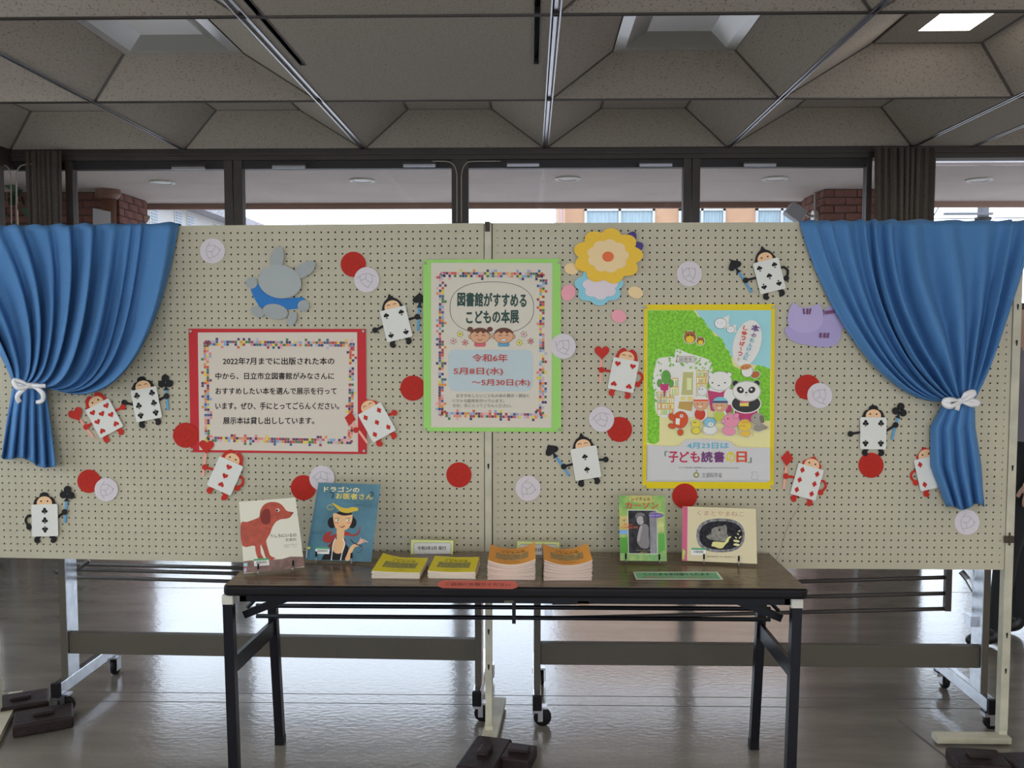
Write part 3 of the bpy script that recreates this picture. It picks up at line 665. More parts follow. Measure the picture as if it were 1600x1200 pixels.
# foot plates and iron weights
def foot(parent, x, y, pts, z=.035):
    n = len(pts); V = [(px, py, z) for px, py in pts] + [(px, py, z - .022) for px, py in pts]
    mk('foot_bar', V, [tuple(range(n)), tuple(range(n, 2 * n))[::-1]] + [(i, i + n, (i + 1) % n + n, (i + 1) % n) for i in range(n)], CREAM, parent)
def rect(cx, cy, w, d, rot):
    c, s = math.cos(R(rot)), math.sin(R(rot)); return [(cx + a * c - b * s, cy + a * s + b * c) for a, b in ((-w / 2, -d / 2), (w / 2, -d / 2), (w / 2, d / 2), (-w / 2, d / 2))]
xc = hx + .014
foot(cp, 0, 0, rect(xc + .012, D + .08, .055, .42, -4)); box('foot_socket', xc - .014, xc + .014, D - .002, D + .028, .0, .05, CREAM, cp)
xe = xr1 + .016
foot(e, 0, 0, rect(xe - .115, D - .005, .05, .26, 90)); box('foot_socket', xe - .014, xe + .014, D - .002, D + .028, .0, .05, CREAM, e)
pl_ = M_L @ Vector((-W_L - .016, .014, 0))
foot(e2, 0, 0, rect(pl_.x + .04, pl_.y - .02, .05, .46, 20)); MB().box(-.014, .014, -.014, .014, 0, .05, M=Matrix.Translation(pl_)).build('foot_socket', CREAM, e2)
def weight(cx, cy, rot, label, w=.15, d=.20, z=.002, tilt=0):
    M = Matrix.Translation((cx, cy, z)) @ Matrix.Rotation(R(rot), 4, 'Z') @ Matrix.Rotation(R(tilt), 4, 'Y')
    t = empty('iron_weight', (cx, cy, z), label, 'weight', 'iron foot weights')
    bm = MB(); bm.box(-w / 2, w / 2, -d / 2, d / 2, 0, .045, M=M, bev=.007); bm.build('weight_body', IRON, t)
    MB().box(-.02, .02, -.035, .035, .045, .058, M=M, bev=.004).build('lug', IRON, t)
a = PZ(32, 1094, .04); weight(a.x, a.y, -62, 'maroon iron weight at the far left, the one farther from the camera')
a = PZ(64, 1118, .04); weight(a.x + .01, a.y - .0, -62, 'maroon iron weight at the far left, the nearer one under the chrome foot', z=.002)
a = PZ(762, 1178, .04); weight(a.x - .01, a.y - .0, -14, 'maroon iron weight at the foot of the middle pole, left one', w=.13, d=.24)
a = PZ(800, 1170, .04); weight(a.x + .025, a.y - .03, 76, 'maroon iron weight at the foot of the middle pole, right one', w=.12, d=.10)
a = PZ(1515, 1172, .04); weight(a.x - .0, a.y - .06, 84, 'maroon iron weight at the right pole, the one nearer the wooden bar', w=.13, d=.17)
a = PZ(1590, 1185, .04); weight(a.x + .05, a.y - .07, 5, 'maroon iron weight at the right pole, cut off by the right edge', w=.19, d=.22)

# ================================================================== MOBILE STANDS behind the boards
def stand(x0, x1, y, rot, label, name='mobile_stand'):
    M = Matrix.Translation((x0, y, 0)) @ Matrix.Rotation(R(rot), 4, 'Z'); Wd = x1 - x0
    t = empty(name, M @ Vector((Wd / 2, 0, 0)), label, 'stand', 'wheeled stands behind the pegboards')
    for xx in (0, Wd - .026):
        p = MB().box(xx, xx + .026, .0, .085, .118, 1.80, M=M, bev=.003).build('post', CHROME, t)
        MB().box(xx + .001, xx + .025, -.003, .0, .12, 1.80, M=M).build('post_strip', BEAM, p)
        f = MB().box(xx - .002, xx + .028, -.06, .40, .075, .125, M=M, bev=.003).build('foot', CHROME, t)
        MB().box(xx - .004, xx + .030, -.075, -.055, .072, .128, M=M, bev=.003).build('end_cap', BLACKR, f)
        for yy in (-.03, .36):
            c = MB(); c.lathe(M @ Vector((xx + .013 + .02, yy, .033)), [(.026, -.011), (.033, -.009), (.033, .009), (.026, .011)], 18, 'y' if yy < 0 else 'x'); w = c.build('caster', BLACKR, t, True)
            h = MB(); h.box(xx - .004, xx + .016, yy - .018, yy + .018, .052, .074, M=M); (h.box(xx + .016, xx + .034, yy - .017, yy - .014, .02, .07, M=M), h.box(xx + .016, xx + .034, yy + .014, yy + .017, .02, .07, M=M)) if yy < 0 else (h.box(xx + .016, xx + .019, yy - .02, yy + .016, .02, .07, M=M), h.box(xx + .047, xx + .05, yy - .02, yy + .016, .02, .07, M=M)); h.box(xx - .004, xx + .05, yy - .018, yy + .018, .068, .075, M=M)
            h.build('caster_fork', ALU, w)
    MB().box(.026, Wd - .026, .012, .045, .215, .298, M=M, bev=.003).build('lower_beam', BEAM, t)
    MB().box(.026, Wd - .026, .012, .045, 1.70, 1.78, M=M, bev=.003).build('upper_beam', BEAM, t)
    return t, M, Wd
xl = -1.835
s1, M1, W1 = stand(xl, -.185, 3.40, -1.6, 'wheeled chrome stand with brown beam behind the left pegboard')
x2 = PY(834, 1000, 3.33).x; x3 = PY(1543, 1000, 3.33).x
s2, M2, W2 = stand(x2, x3, 3.32, 0, 'wheeled chrome stand with brown beam behind the right pegboard')
RACK = mat('brown_rack_bar', (.055, .045, .038), .4)
def bars(t, rows, x_end, bend, Y0, Y1, r=.006):
    for (xa, ya, xb, yb) in rows: MB().tube([PY(xa, ya, Y0), PY(xb, yb, Y1)], r, 8).build('rack_bar', RACK, t, True)
bars(s2, [(862, 920, 1482, 902), (862, 942, 1482, 927), (862, 966, 1482, 951)], 0, 0, 3.50, 3.66, .0085)
a = PY(1480, 890, 3.66); b_ = PY(1480, 953, 3.66); box('rack_end', a.x - .012, a.x + .012, a.y - .02, a.y + .004, b_.z, a.z + .12, RACK, s2)
a = PY(857, 916, 3.50); b_ = PY(855, 968, 3.50); box('rack_end', a.x - .015, a.x + .015, a.y - .01, a.y + .01, b_.z, a.z + .08, CHROME, s2)
box('rack_tie', x2 + .02, a.x, 3.40, 3.50, a.z + .05, a.z + .08, CHROME, s2)
a = PY(1480, 890, 3.66); box('rack_tie', a.x, x3 - .01, 3.38, 3.66, a.z + .09, a.z + .12, CHROME, s2)
MB().tube([PY(1502, 893, 3.45), PY(1512, 905, 3.43), PY(1523, 924, 3.42)], .012, 8).build('latch', CHROME, s2)
box('latch_plate', x3 - .045, x3 - .005, 3.37, 3.42, .36, .40, CHROME, s2)
bars(s1, [(95, 881, 745, 896), (95, 889, 745, 906), (96, 901, 745, 919)], 0, 0, 3.66, 3.58, .008)
a = PY(112, 885, 3.66); MB().tube([PY(95, 901, 3.6), PY(112, 884, 3.62), PY(120, 868, 3.64)], .009, 8).tube([PY(84, 893, 3.48), PY(108, 899, 3.62), PY(140, 876, 3.64)], .008, 8).build('rack_end', RACK, s1)

# ================================================================== TABLE
TZ = .70; TX0, TX1, TY0, TY1 = -.948, .846, 2.692, 3.135
t = empty('folding_table', ((TX0 + TX1) / 2, (TY0 + TY1) / 2, 0), 'long folding table with dark walnut top and black edge and legs', 'table')
bm = bmesh.new(); bmesh.ops.create_cube(bm, size=1)
for v in bm.verts: v.co = Vector(((TX0 + TX1) / 2 + v.co.x * (TX1 - TX0), (TY0 + TY1) / 2 + v.co.y * (TY1 - TY0), .6815 + v.co.z * .034))
ve = [e_ for e_ in bm.edges if abs(e_.verts[0].co.z - e_.verts[1].co.z) > .01]
bmesh.ops.bevel(bm, geom=ve, offset=.022, segments=4, affect='EDGES', profile=.5)
he = [e_ for e_ in bm.edges if abs(e_.verts[0].co.z - e_.verts[1].co.z) < .001 and len(e_.link_faces) == 2 and abs(e_.link_faces[0].normal.z) + abs(e_.link_faces[1].normal.z) > .9 and abs(abs(e_.link_faces[0].normal.z) - abs(e_.link_faces[1].normal.z)) > .5]
bmesh.ops.bevel(bm, geom=he, offset=.010, segments=3, affect='EDGES', profile=.5)
bm.verts.index_update(); mk('tabletop', [v.co.copy() for v in bm.verts], [tuple(v.index for v in f.verts) for f in bm.faces], BLACKR, t, False); bm.free()
box('wood_veneer', TX0 + .007, TX1 - .007, TY0 + .007, TY1 - .007, .6982, .7000, WOOD, t)
mb = MB(); mb.box(TX0 + .045, TX1 - .045, TY0 + .03, TY0 + .05, .640, .665); mb.box(TX0 + .045, TX1 - .045, TY1 - .05, TY1 - .03, .640, .665); mb.box(TX0 + .045, TX0 + .065, TY0 + .03, TY1 - .03, .640, .665); mb.box(TX1 - .065, TX1 - .045, TY0 + .03, TY1 - .03, .640, .665)
mb.build('apron', BLACKP, t)
def leg(xt, yt, xb, yb, s=.015):
    V = [(xb - s, yb - s, .012), (xb + s, yb - s, .012), (xb + s, yb + s, .012), (xb - s, yb + s, .012), (xt - s, yt - s, .655), (xt + s, yt - s, .655), (xt + s, yt + s, .655), (xt - s, yt + s, .655)]
    o = mk('leg', V, [(3, 2, 1, 0), (4, 5, 6, 7), (0, 1, 5, 4), (1, 2, 6, 5), (2, 3, 7, 6), (3, 0, 4, 7)], BLACKP, t)
    MB().box(xb - s - .001, xb + s + .001, yb - s - .001, yb + s + .001, 0, .03).build('rubber_foot', BLACKR, o)
FL, FR = PY(357.5, 960, 2.72).x, PY(1244, 960, 2.72).x
for xf_, sg in ((FL, 1), (FR, -1)):
    leg(xf_, 2.722, xf_ + sg * .018, 2.700)
    xr_ = (-.915 if sg > 0 else .812)
    leg(xr_ + .0, 3.095, xr_ + sg * .018, 3.12)
    mb = MB(); A = Vector((xf_ + sg * .007, 2.73, .435)); B = Vector((xr_ + sg * .007, 3.09, .435))
    V = [A + Vector((-.007, 0, -.027)), A + Vector((.007, 0, -.027)), A + Vector((.007, 0, .027)), A + Vector((-.007, 0, .027))]; V += [v + (B - A) for v in V]
    mk('side_brace', V, [(3, 2, 1, 0), (4, 5, 6, 7), (0, 1, 5, 4), (1, 2, 6, 5), (2, 3, 7, 6), (3, 0, 4, 7)], BLACKP, t)
    MB().box(xf_ - .018, xf_ + .018, 2.706, 2.74, .632, .664, bev=.004).build('corner_cap', WHITEP, t)
    mb = MB(); x_ = xf_ + sg * .02
    P0 = Vector((x_, 2.80, .572)); P1 = Vector((x_ + sg * .175, 2.80, .642))
    d_ = (P1 - P0).normalized(); nrm = Vector((-d_.z, 0, d_.x)) * .012
    V = [P0 - nrm, P0 + nrm, P1 + nrm, P1 - nrm]; V += [v + Vector((0, .012, 0)) for v in V]
    mb.add(V, [(0, 1, 2, 3), (7, 6, 5, 4), (0, 4, 5, 1), (1, 5, 6, 2), (2, 6, 7, 3), (3, 7, 4, 0)])
    mb.tube([(x_, 2.84, .585), (x_ + sg * .06, 2.84, .645)], .007, 6)
    mb.build('fold_strut', BLACKP, t)
for z in (.572, .537): MB().tube([(FL + .03, 2.90, z), (FR - .03, 2.90, z)], .0075, 8).build('long_rod', BLACKP, t, True)
xm = PY(803, 958, 2.86).x
MB().box(xm - .006, xm + .006, 2.86, 2.875, .53, .665).build('centre_bracket', BLACKP, t)
MB().box(-.004, .03, 0, .004, 0, .012, M=Matrix.Translation((PY(905, 947, 2.72).x, 2.722, .636))).build('paper_tab', mat('brown_label', (.36, .25, .13), .7), t)
pf = Plane((0, TY0 - .0005, 0), (0, -1, 0))
A_ = Art(pf, 0.0002); A_.text('KOKUYO', 788, 938.5, 803, 942.5, (120, 115, 90), .02); A_.build('edge_lettering', t)

# ================================================================== CURTAINS
def curtain(pl, top0, top1, b0, b1, tie, tiew, tail, n, label, name, seed=0, sag=0):
    """b0,b1: bezier control px of the two side edges; tail: list of (t, left px, right px, y) rows below the tie"""
    rnd = random.Random(seed); NU, NV, NT = 300, 70, 26; V = []; F = []
    wd = [rnd.uniform(.45, 1.6) for _ in range(n)]; tot = sum(wd); bp_ = [0]
    for w_ in wd: bp_.append(bp_[-1] + w_ / tot)
    amp = [rnd.uniform(.35, 1.25) for _ in range(n + 1)]; shp = [rnd.uniform(.55, .9) for _ in range(n)]; pw = [rnd.uniform(.7, 1.8) for _ in range(n)]
    def seg(u):
        i = 0
        while i < n - 1 and u > bp_[i + 1]: i += 1
        return i, min(1, max(0, (u - bp_[i]) / (bp_[i + 1] - bp_[i])))
    def fold(u):
        i, f = seg(u); h = shp[i]
        return (.5 - .5 * math.cos(PI * f / h)) ** pw[i] if f < h else (.5 + .5 * math.cos(PI * (f - h) / (1 - h)))
    def wsm(u, v): return .5 + .5 * math.sin(2 * PI * (n * .5 * u + .6 * math.sin(3 * u) + .25 * v))
    def bez(P, t):
        a = (1 - t) ** 3; b = 3 * t * (1 - t) ** 2; c = 3 * t * t * (1 - t); d = t ** 3
        return (a * P[0][0] + b * P[1][0] + c * P[2][0] + d * P[3][0], a * P[0][1] + b * P[1][1] + c * P[2][1] + d * P[3][1])
    def A(u):
        i, f = seg(u); return amp[i] * (1 - f) + amp[i + 1] * f
    # rows over the top edge, then down to the tie, then the tail
    rows = []
    for j in range(3): rows.append(('o', j / 3))
    for j in range(NV + 1): rows.append(('m', j / NV))
    for j in range(1, NT + 1): rows.append(('t', j / NT))
    for kind, v in rows:
        for i in range(NU + 1):
            u = i / NU
            if kind == 'o':
                x = top0[0] + (top1[0] - top0[0]) * u; y = top0[1] + (top1[1] - top0[1]) * u
                off = -.035 + (.035 + .010) * v + .004 * fold(u); dz = (-.03 if v == 0 else .010 + .006 * fold(u) * A(u))
                p = pl.at(x, y, 0) + pl.n * off + Vector((0, 0, dz)); V.append(p); continue
            if kind == 'm':
                T = (top0[0] + (top1[0] - top0[0]) * u, top0[1] + (top1[1] - top0[1]) * u)
                e_ = abs(2 * u - 1) ** 1.0
                c1 = [b0[0][k] * (1 - u) + b1[0][k] * u for k in (0, 1)]; c2 = [b0[1][k] * (1 - u) + b1[1][k] * u for k in (0, 1)]
                G = (tie[0] + tiew * (u - .5), tie[1])
                x, y = bez([T, c1, c2, G], v)
                uw = min(1, max(0, u + .035 * math.sin(4.5 * v + 7 * u + seed) * math.sin(PI * u))); fo = fold(uw); lump = .014 + .004 * v
                am = (.032 + .034 * math.sin(PI * min(1, v * 1.0))) * A(u) * (1 - .75 * max(0, (v - .7) / .3) ** 1.5)
                wr = mnoise.noise(Vector((u * 7 + seed, v * 2.2, 0.3))) * .012 + mnoise.noise(Vector((u * 16 + v * 5, v * 5, seed))) * .005
                off = lump + am * fo + max(-.008, wr * math.sin(PI * min(1, v * .97 + .03))) + .014 * wsm(u, v) * math.sin(PI * min(1, v)) + .045 * v ** 2 * math.sqrt(max(0, 1 - (2 * u - 1) ** 2))
                x += 7 * (fo - .5) * A(u) * math.sin(PI * min(1, v * .9 + .05)) * (1 if abs(2 * u - 1) < .96 else .3)
            else:
                k = 0
                while k < len(tail) - 2 and v > tail[k + 1][0]: k += 1
                t0, l0, r0, yl0, yr0 = tail[k]; t1_, l1, r1, yl1, yr1 = tail[k + 1]; f = (v - t0) / (t1_ - t0)
                if k == 0: f = f ** .8
                xl_ = l0 + (l1 - l0) * f; xr_ = r0 + (r1 - r0) * f; yl_ = yl0 + (yl1 - yl0) * f; yr_ = yr0 + (yr1 - yr0) * f
                x = xl_ + (xr_ - xl_) * u; y = yl_ + (yr_ - yl_) * u + 4 * math.sin(u * 9 + seed) * v
                m_ = 4 + seed % 2; fo = .5 + .5 * math.sin(2 * PI * m_ * u + 1.2 * v + seed); fo = fo ** .7
                x += 3 * (fo - .5) * v
                off = .014 + (.012 + .035 * v) * fo + .055 * (1 - v) * math.sqrt(max(0, 1 - (2 * u - 1) ** 2))
            V.append(pl.at(x, y, off))
    NR = len(rows)
    for j in range(NR - 1):
        for i in range(NU): k = j * (NU + 1) + i; F.append((k, k + 1, k + NU + 2, k + NU + 1))
    o = mk(name, V, F, CLOTH, None, True); md = o.modifiers.new('thickness', 'SOLIDIFY'); md.thickness = .0025; md.offset = 0
    return tag(o, label, 'curtain', 'blue curtains draped over the pegboards')
curtain(PL_, (-110, 359), (279, 354), ((-50, 470), (10, 560)), ((258, 500), (195, 668)), (46, 601), 50,
        [(0, 21, 71, 601, 601), (.35, 12, 76, 645, 645), (1, 1, 86, 712, 731)], 11, 'blue curtain on the left pegboard, tied with a looped translucent ribbon', 'curtain', 1)
curtain(PR_, (1250, 350), (1622, 350), ((1290, 500), (1395, 640)), ((1592, 440), (1560, 560)), (1499, 626), 46,
        [(0, 1476, 1522, 626, 626), (.3, 1454, 1524, 668, 668), (.65, 1455, 1534, 730, 725), (1, 1480, 1539, 795, 790)], 11, 'blue curtain on the right pegboard, tied with a flat white bow', 'curtain', 4)
def ribbon(mb, pl, pts):
    P = smooth_pts(pts, 6, False); n = len(P); V = []; F = []
    for i, (x, y, w, off) in enumerate(P):
        a = P[max(0, i - 1)]; b = P[min(n - 1, i + 1)]; d = Vector((b[0] - a[0], b[1] - a[1])); d = d.normalized() if d.length else Vector((1, 0)); q = Vector((-d.y, d.x))
        for s_, o_ in ((-.5, 0), (-.2, .003), (.2, .003), (.5, 0)): V.append(pl.at(x + q.x * w * s_, y + q.y * w * s_, off + o_))
    for i in range(n - 1):
        for k in range(3): F.append((i * 4 + k, i * 4 + k + 1, i * 4 + k + 5, i * 4 + k + 4))
    mb.add(V, F)
def bow(pl, parts, knot, band, label):
    t = empty('ribbon_bow', pl.at(knot[0], knot[1], .09), label, 'ribbon')
    for nm, pts in parts:
        mb = MB(); ribbon(mb, pl, pts); o = mb.build(nm, SATIN, t, True); md = o.modifiers.new('thickness', 'SOLIDIFY'); md.thickness = .0012
    mb = MB(); P = [pl.at(*knot, .10)]
    c = pl.at(*knot, .092); r_ = .011
    mb.lathe(c, [(.002, -.011), (.009, -.008), (.011, 0), (.009, .008), (.002, .011)], 12); mb.build('knot', SATIN, t, True)
bow(PL_, [('band', [(22, 602, 5, .03), (30, 601, 6, .07), (46, 601, 6, .094), (60, 601, 6, .07), (71, 602, 5, .03)]),
          ('loop', [(47, 603, 4, .09), (34, 597, 7, .10), (22, 595, 8, .105), (28, 606, 8, .11), (46, 604, 5, .10)]),
          ('tail', [(45, 604, 4, .095), (34, 611, 7, .105), (27, 620, 8, .10), (31, 629, 8, .09)]),
          ('loop', [(47, 603, 4, .092), (58, 607, 7, .105), (67, 616, 8, .11), (66, 626, 7, .10), (56, 629, 6, .09)]),
          ('tail', [(48, 602, 4, .094), (58, 603, 6, .11), (71, 603, 7, .105)])], (47, 603), None, 'white translucent ribbon tied round the left blue curtain')
bow(PR_, [('band', [(1477, 627, 5, .03), (1485, 626, 6, .07), (1500, 626, 6, .094), (1512, 626, 6, .07), (1522, 626, 5, .03)]),
          ('loop', [(1498, 626, 4, .094), (1486, 625, 9, .105), (1477, 629, 13, .10), (1486, 635, 9, .108), (1499, 628, 4, .10)]),
          ('loop', [(1502, 626, 4, .094), (1509, 617, 9, .105), (1521, 614, 11, .10), (1514, 622, 8, .108), (1503, 627, 4, .10)]),
          ('loop', [(1503, 627, 4, .094), (1514, 626, 9, .105), (1527, 630, 12, .10), (1516, 632, 8, .108), (1503, 628, 4, .10)]),
          ('tail', [(1500, 628, 4, .094), (1497, 635, 7, .105), (1495, 641, 8, .10)])], (1500, 627), None, 'flat white bow tied round the right blue curtain')
# ================================================================== PAPER DISCS
LINES = [[(-.2, -.72), (-.5, -.1), (-.38, .4), (-.08, .82)], [(-.36, -.38), (.08, -.46), (.42, -.25), (.62, -.02)], [(.62, -.18), (.42, .25), (.02, .5), (-.3, .56)], [(-.42, .02), (-.08, .06), (.14, -.14), (.2, -.42)], [(-.08, .06), (.0, .28), (.06, .48)]]
def disc(cx, cy, red, rot, label, r=19.7, off=.0012):
    pl = PL_ if cx < 757 else PR_
    P = ell(cx, cy, r, n=44)
    col = PC(166, 32, 20, .6) if red else PC(188, 181, 184, .5)
    o = cut('paper_disc', pl, P, off, .0012, col)
    tag(o, label, 'disc', 'red paper discs on the pegboards' if red else 'white paper discs on the pegboards')
    a = Art(pl, off + .0012)
    for L in LINES: a.stroke(xf(smooth_pts(L, 5, False), cx, cy, r, rot), .75, (150, 26, 18) if red else (148, 142, 142), lay=False)
    a.off += .0002; a.mb.V = [v + pl.n * .0002 for v in a.mb.V]; a.build('drawn_lines', o)
for cx, cy, rot, lb in ((332, 392, 0, 'white paper disc with pencilled lines near the top, right of the left curtain'), (573, 437, 90, 'white paper disc overlapping the red disc above the four-of-spades figure'),
        (880, 541, -40, 'white paper disc overlapping the green poster right edge'), (1077, 428, -35, 'white paper disc above the yellow poster'), (940, 655, 75, 'white paper disc left of a red disc above the two-of-spades figure'),
        (825, 763, 20, 'white paper disc above the orange booklet stacks'), (166, 765, 5, 'white paper disc overlapping the red disc right of the three-of-clubs figure'),
        (503, 747, 80, 'white paper disc partly behind the teal book top'), (1281, 618, -40, 'white paper disc overlapping the red disc left of the right curtain'), (1511, 816, 10, 'white paper disc below the right blue curtain tail')):
    disc(cx, cy, False, rot, lb, r=18.3 if cx in (166,) else 19.7, off=.0030 if cx in (573, 940, 166, 1281, 503) else (.0072 if cx == 880 else .0012))
for cx, cy, rot, lb in ((552, 413, 30, 'red paper disc under the white disc above the four-of-spades figure'), (645, 606.5, 10, 'red paper disc between the red notice and the green poster'), (139, 752, 60, 'red paper disc right of the three-of-clubs figure'),
        (290, 680, 0, 'red paper disc overlapping the red notice lower left corner'), (474, 762, 20, 'red paper disc between the two left standing books'), (717, 742, 80, 'red paper disc alone below the green poster'),
        (968, 671, 45, 'red paper disc beside a white disc above the two-of-spades figure'), (1070, 775, 15, 'red paper disc at the bottom edge of the yellow poster'), (1262, 605, 30, 'red paper disc right of the yellow poster'), (1361, 727, 0, 'red paper disc under the four-of-clubs figure')):
    disc(cx, cy, True, rot, lb, r=18.3 if cx == 139 else 19.7, off=.0044 if cx in (290, 1070) else .0012)

# ================================================================== NOTICES
PAL = [(60, 90, 130), (190, 80, 60), (200, 120, 120), (70, 110, 70), (200, 130, 60), (150, 60, 70), (200, 180, 60), (90, 60, 90), (165, 160, 175), (60, 60, 100), (120, 150, 180), (205, 150, 150)]
def border(a, quad, s, seed):
    rnd = random.Random(seed); (ax, ay), (bx, by), (cx, cy), (dx_, dy) = quad
    a.lay(); off = a.off
    for (x0, y0, x1, y1) in ((ax, ay, bx, by), (bx, by, cx, cy), (cx, cy, dx_, dy), (dx_, dy, ax, ay)):
        L = math.hypot(x1 - x0, y1 - y0); n = int(L / s); ux, uy = (x1 - x0) / n, (y1 - y0) / n; k = math.hypot(ux, uy); qx, qy = -uy / k * s, ux / k * s
        for i in range(n):
            for row in (-1, 0, 1, 2):
                if row in (-1, 2):
                    if rnd.random() > .13: continue
                elif rnd.random() > .84: continue
                px, py = x0 + ux * i + qx * (row - .5), y0 + uy * i + qy * (row - .5)
                c = rnd.choice(PAL); a.off = off + .00003 * (row + 1)
                a.poly([(px, py), (px + ux * .93, py + uy * .93), (px + ux * .93 + qx * .93, py + uy * .93 + qy * .93), (px + qx * .93, py + qy * .93)], c, lay=False)
    a.off = off + .0001
def tacks(t, pl, P, off):
    TK = mat('clear_tack', (.55, .52, .45), .15)
    for x, y in P: MB().lathe(pl.at(x, y, off), [(.0055, -.0065), (.005, 0), (.0025, .001), (.0025, .005), (.0045, .006)][::-1] if False else [(.005, -.004), (.005, .0), (.003, .002)], 10, 'y').build('thumbtack', TK, t, True)
# red notice
t = empty('notice', PL_.at(433, 708, .002), 'wide notice of black Japanese text on red card, on the left pegboard', 'notice')
cut('backing_card', PL_, [(294.5, 513.5), (571.5, 514), (573, 709.5), (298, 706.5)], .0025, .0012, PC(178, 36, 42, .5), t)
sh = cut('paper_sheet', PL_, [(309, 519.5), (558, 519), (559.5, 706), (311.5, 703)], .0040, .0006, PC(190, 180, 165, .6), t)
a = Art(PL_, .0047); border(a, [(320, 534), (552, 536), (549, 692), (322, 688)], 4.15, 3); a.build('printed_border', sh)
a = Art(PL_, .0049); K = (22, 22, 22)
for s_, x0, y0, x1, y1 in (('2022年7月までに出版された本の', 348, 558.5, 522.5, 570), ('中から、日立市立図書館がみなさんに', 336.5, 582, 522, 593), ('おすすめしたい本を選んで展示を行って', 336.5, 605.5, 526, 616.5), ('います。ぜひ、手にとってごらんください。', 336.5, 628.5, 530, 640), ('展示本は貸し出ししています。', 348.5, 651.5, 491, 663)):
    a.text(s_, x0, y0, x1, y1, K, .03)
a.build('lettering', sh); tacks(t, PL_, ((298, 517.5), (568, 517.5), (300.5, 702.5), (569, 704.5)), .0045)
# green poster
t = empty('poster', PR_.at(768, 674, .002), 'tall poster on light green card spanning the joint of the pegboards', 'poster')
cut('backing_card', PR_, [(661, 406), (876, 404), (877, 675), (662, 674)], .0045, .0010, PC(136, 190, 92, .5), t)
sh = cut('paper_sheet', PR_, [(673.5, 410.5), (863, 411), (861.5, 668.5), (673.5, 667.5)], .0058, .0006, PC(190, 184, 168, .6), t)
a = Art(PR_, .0066); border(a, [(688, 427), (849, 428), (848, 652), (687, 649.5)], 4.15, 9); a.build('printed_border', sh)
a = Art(PR_, .0068)
oval = [(768.5 + 65.5 * (abs(math.cos(x)) ** .82) * (1 if math.cos(x) >= 0 else -1), 481 + 40.5 * (abs(math.sin(x)) ** .82) * (1 if math.sin(x) >= 0 else -1)) for x in [2 * PI * k / 60 for k in range(60)]]
a.stroke(oval, .8, (70, 75, 78), closed=True)
rr = [(700.5, 555), (704, 548), (711, 546.5), (822, 546.5), (830, 549), (832.5, 556), (832.5, 602), (829, 609), (822, 611.5), (711, 611.5), (704, 609), (700.5, 602)]
a.poly(rr, (166, 180, 182))
G_ = (44, 70, 62)
a.text('図書館がすすめる', 714.5, 457, 823, 480, G_, .055, rot=1); a.text('こどもの本展', 728, 484, 811, 506, G_, .055, rot=-1)
for fx_, fy_, girl in ((750, 524, True), (787, 524.5, False)):
    SK = (196, 146, 112); OL = (60, 45, 40)
    a.poly(ell(fx_, 538, 9.5, 6, n=14), (190, 90, 100) if girl else (90, 140, 170)); a.poly([(fx_ - 11, 541.8), (fx_ + 11, 541.8), (fx_ + 11, 546), (fx_ - 11, 546)], (190, 184, 168))
    a.poly(ell(fx_ - 15, 526, 3.2, 3.6, n=12), OL); a.poly(ell(fx_ + 15, 526, 3.2, 3.6, n=12), OL, lay=False)
    a.poly(ell(fx_ - 15, 526, 2.6, 3.0, n=12), SK); a.poly(ell(fx_ + 15, 526, 2.6, 3.0, n=12), SK, lay=False)
    a.poly(ell(fx_, 525, 15.4, 11.8, n=26), OL); a.poly(ell(fx_, 525, 14.8, 11.2, n=26), SK)
    a.poly(ell(fx_, 522, 15, 10, a0=180, a1=360, n=18) + [(fx_ + 9, 518.5), (fx_ + 5, 521.5), (fx_ + 1, 517.5), (fx_ - 4, 521.5), (fx_ - 8, 518)], (92, 58, 44))
    if girl:
        for s_ in (-1, 1): a.poly(ell(fx_ + s_ * 15.5, 514.5, 4.6, 4, n=12), (92, 58, 44), lay=s_ < 0)
    for s_ in (-1, 1): a.stroke(ell(fx_ + s_ * 5.5, 526, 2.6, 2.4, a0=200, a1=340, n=8), .9, OL, lay=s_ < 0)
    if girl: a.stroke(ell(fx_, 529, 4, 2.6, a0=20, a1=160, n=8), .8, OL)
    else: a.poly(ell(fx_, 530, 5.4, 3.6, a0=0, a1=180, n=10), OL); a.poly(ell(fx_, 530.4, 4.6, 2.6, a0=0, a1=180, n=10), (225, 220, 210))
for x, y, c in ((719, 522, (205, 205, 90)), (708.5, 533, (205, 170, 165)), (726.5, 535.5, (200, 135, 130)), (818.5, 522.5, (210, 180, 175)), (811.5, 535.5, (205, 205, 90)), (829, 533, (195, 130, 125))):
    P = [(x + (5.8 if k % 2 == 0 else 3.2) * math.cos(k * PI / 6 + .3), y + (5.8 if k % 2 == 0 else 3.2) * math.sin(k * PI / 6 + .3)) for k in range(12)]
    a.poly(P, (90, 70, 60)); a.poly(xf([(p[0] - x, p[1] - y) for p in P], x, y, .84), c); a.poly(ell(x, y, 1.3, n=8), (90, 70, 60))
a.build('printed_picture', sh); _o = a.off
a = Art(PR_, _o + .0002); RD = (176, 62, 50)
a.text('令和6年', 738, 553, 793, 565.5, RD, .02); a.text('5月8日(水)', 708.5, 574, 786, 587, RD, .02); a.text('〜5月30日(木)', 737, 592, 828, 604.5, RD, .02)
for s_, x0, y0, x1, y1 in (('おすすめしたいこどもの本の展示・貸出と', 713, 615.5, 827, 621), ('リストの配布を行っています。', 707, 623.5, 788, 629), ('ぜひ、手にとってごらんください。', 707, 631, 799, 636.5)): a.text(s_, x0, y0, x1, y1, (95, 95, 92), .0)
a.build('lettering', sh); tacks(t, PR_, ((664, 411), (873, 410), (665, 671), (873, 671)), .006)
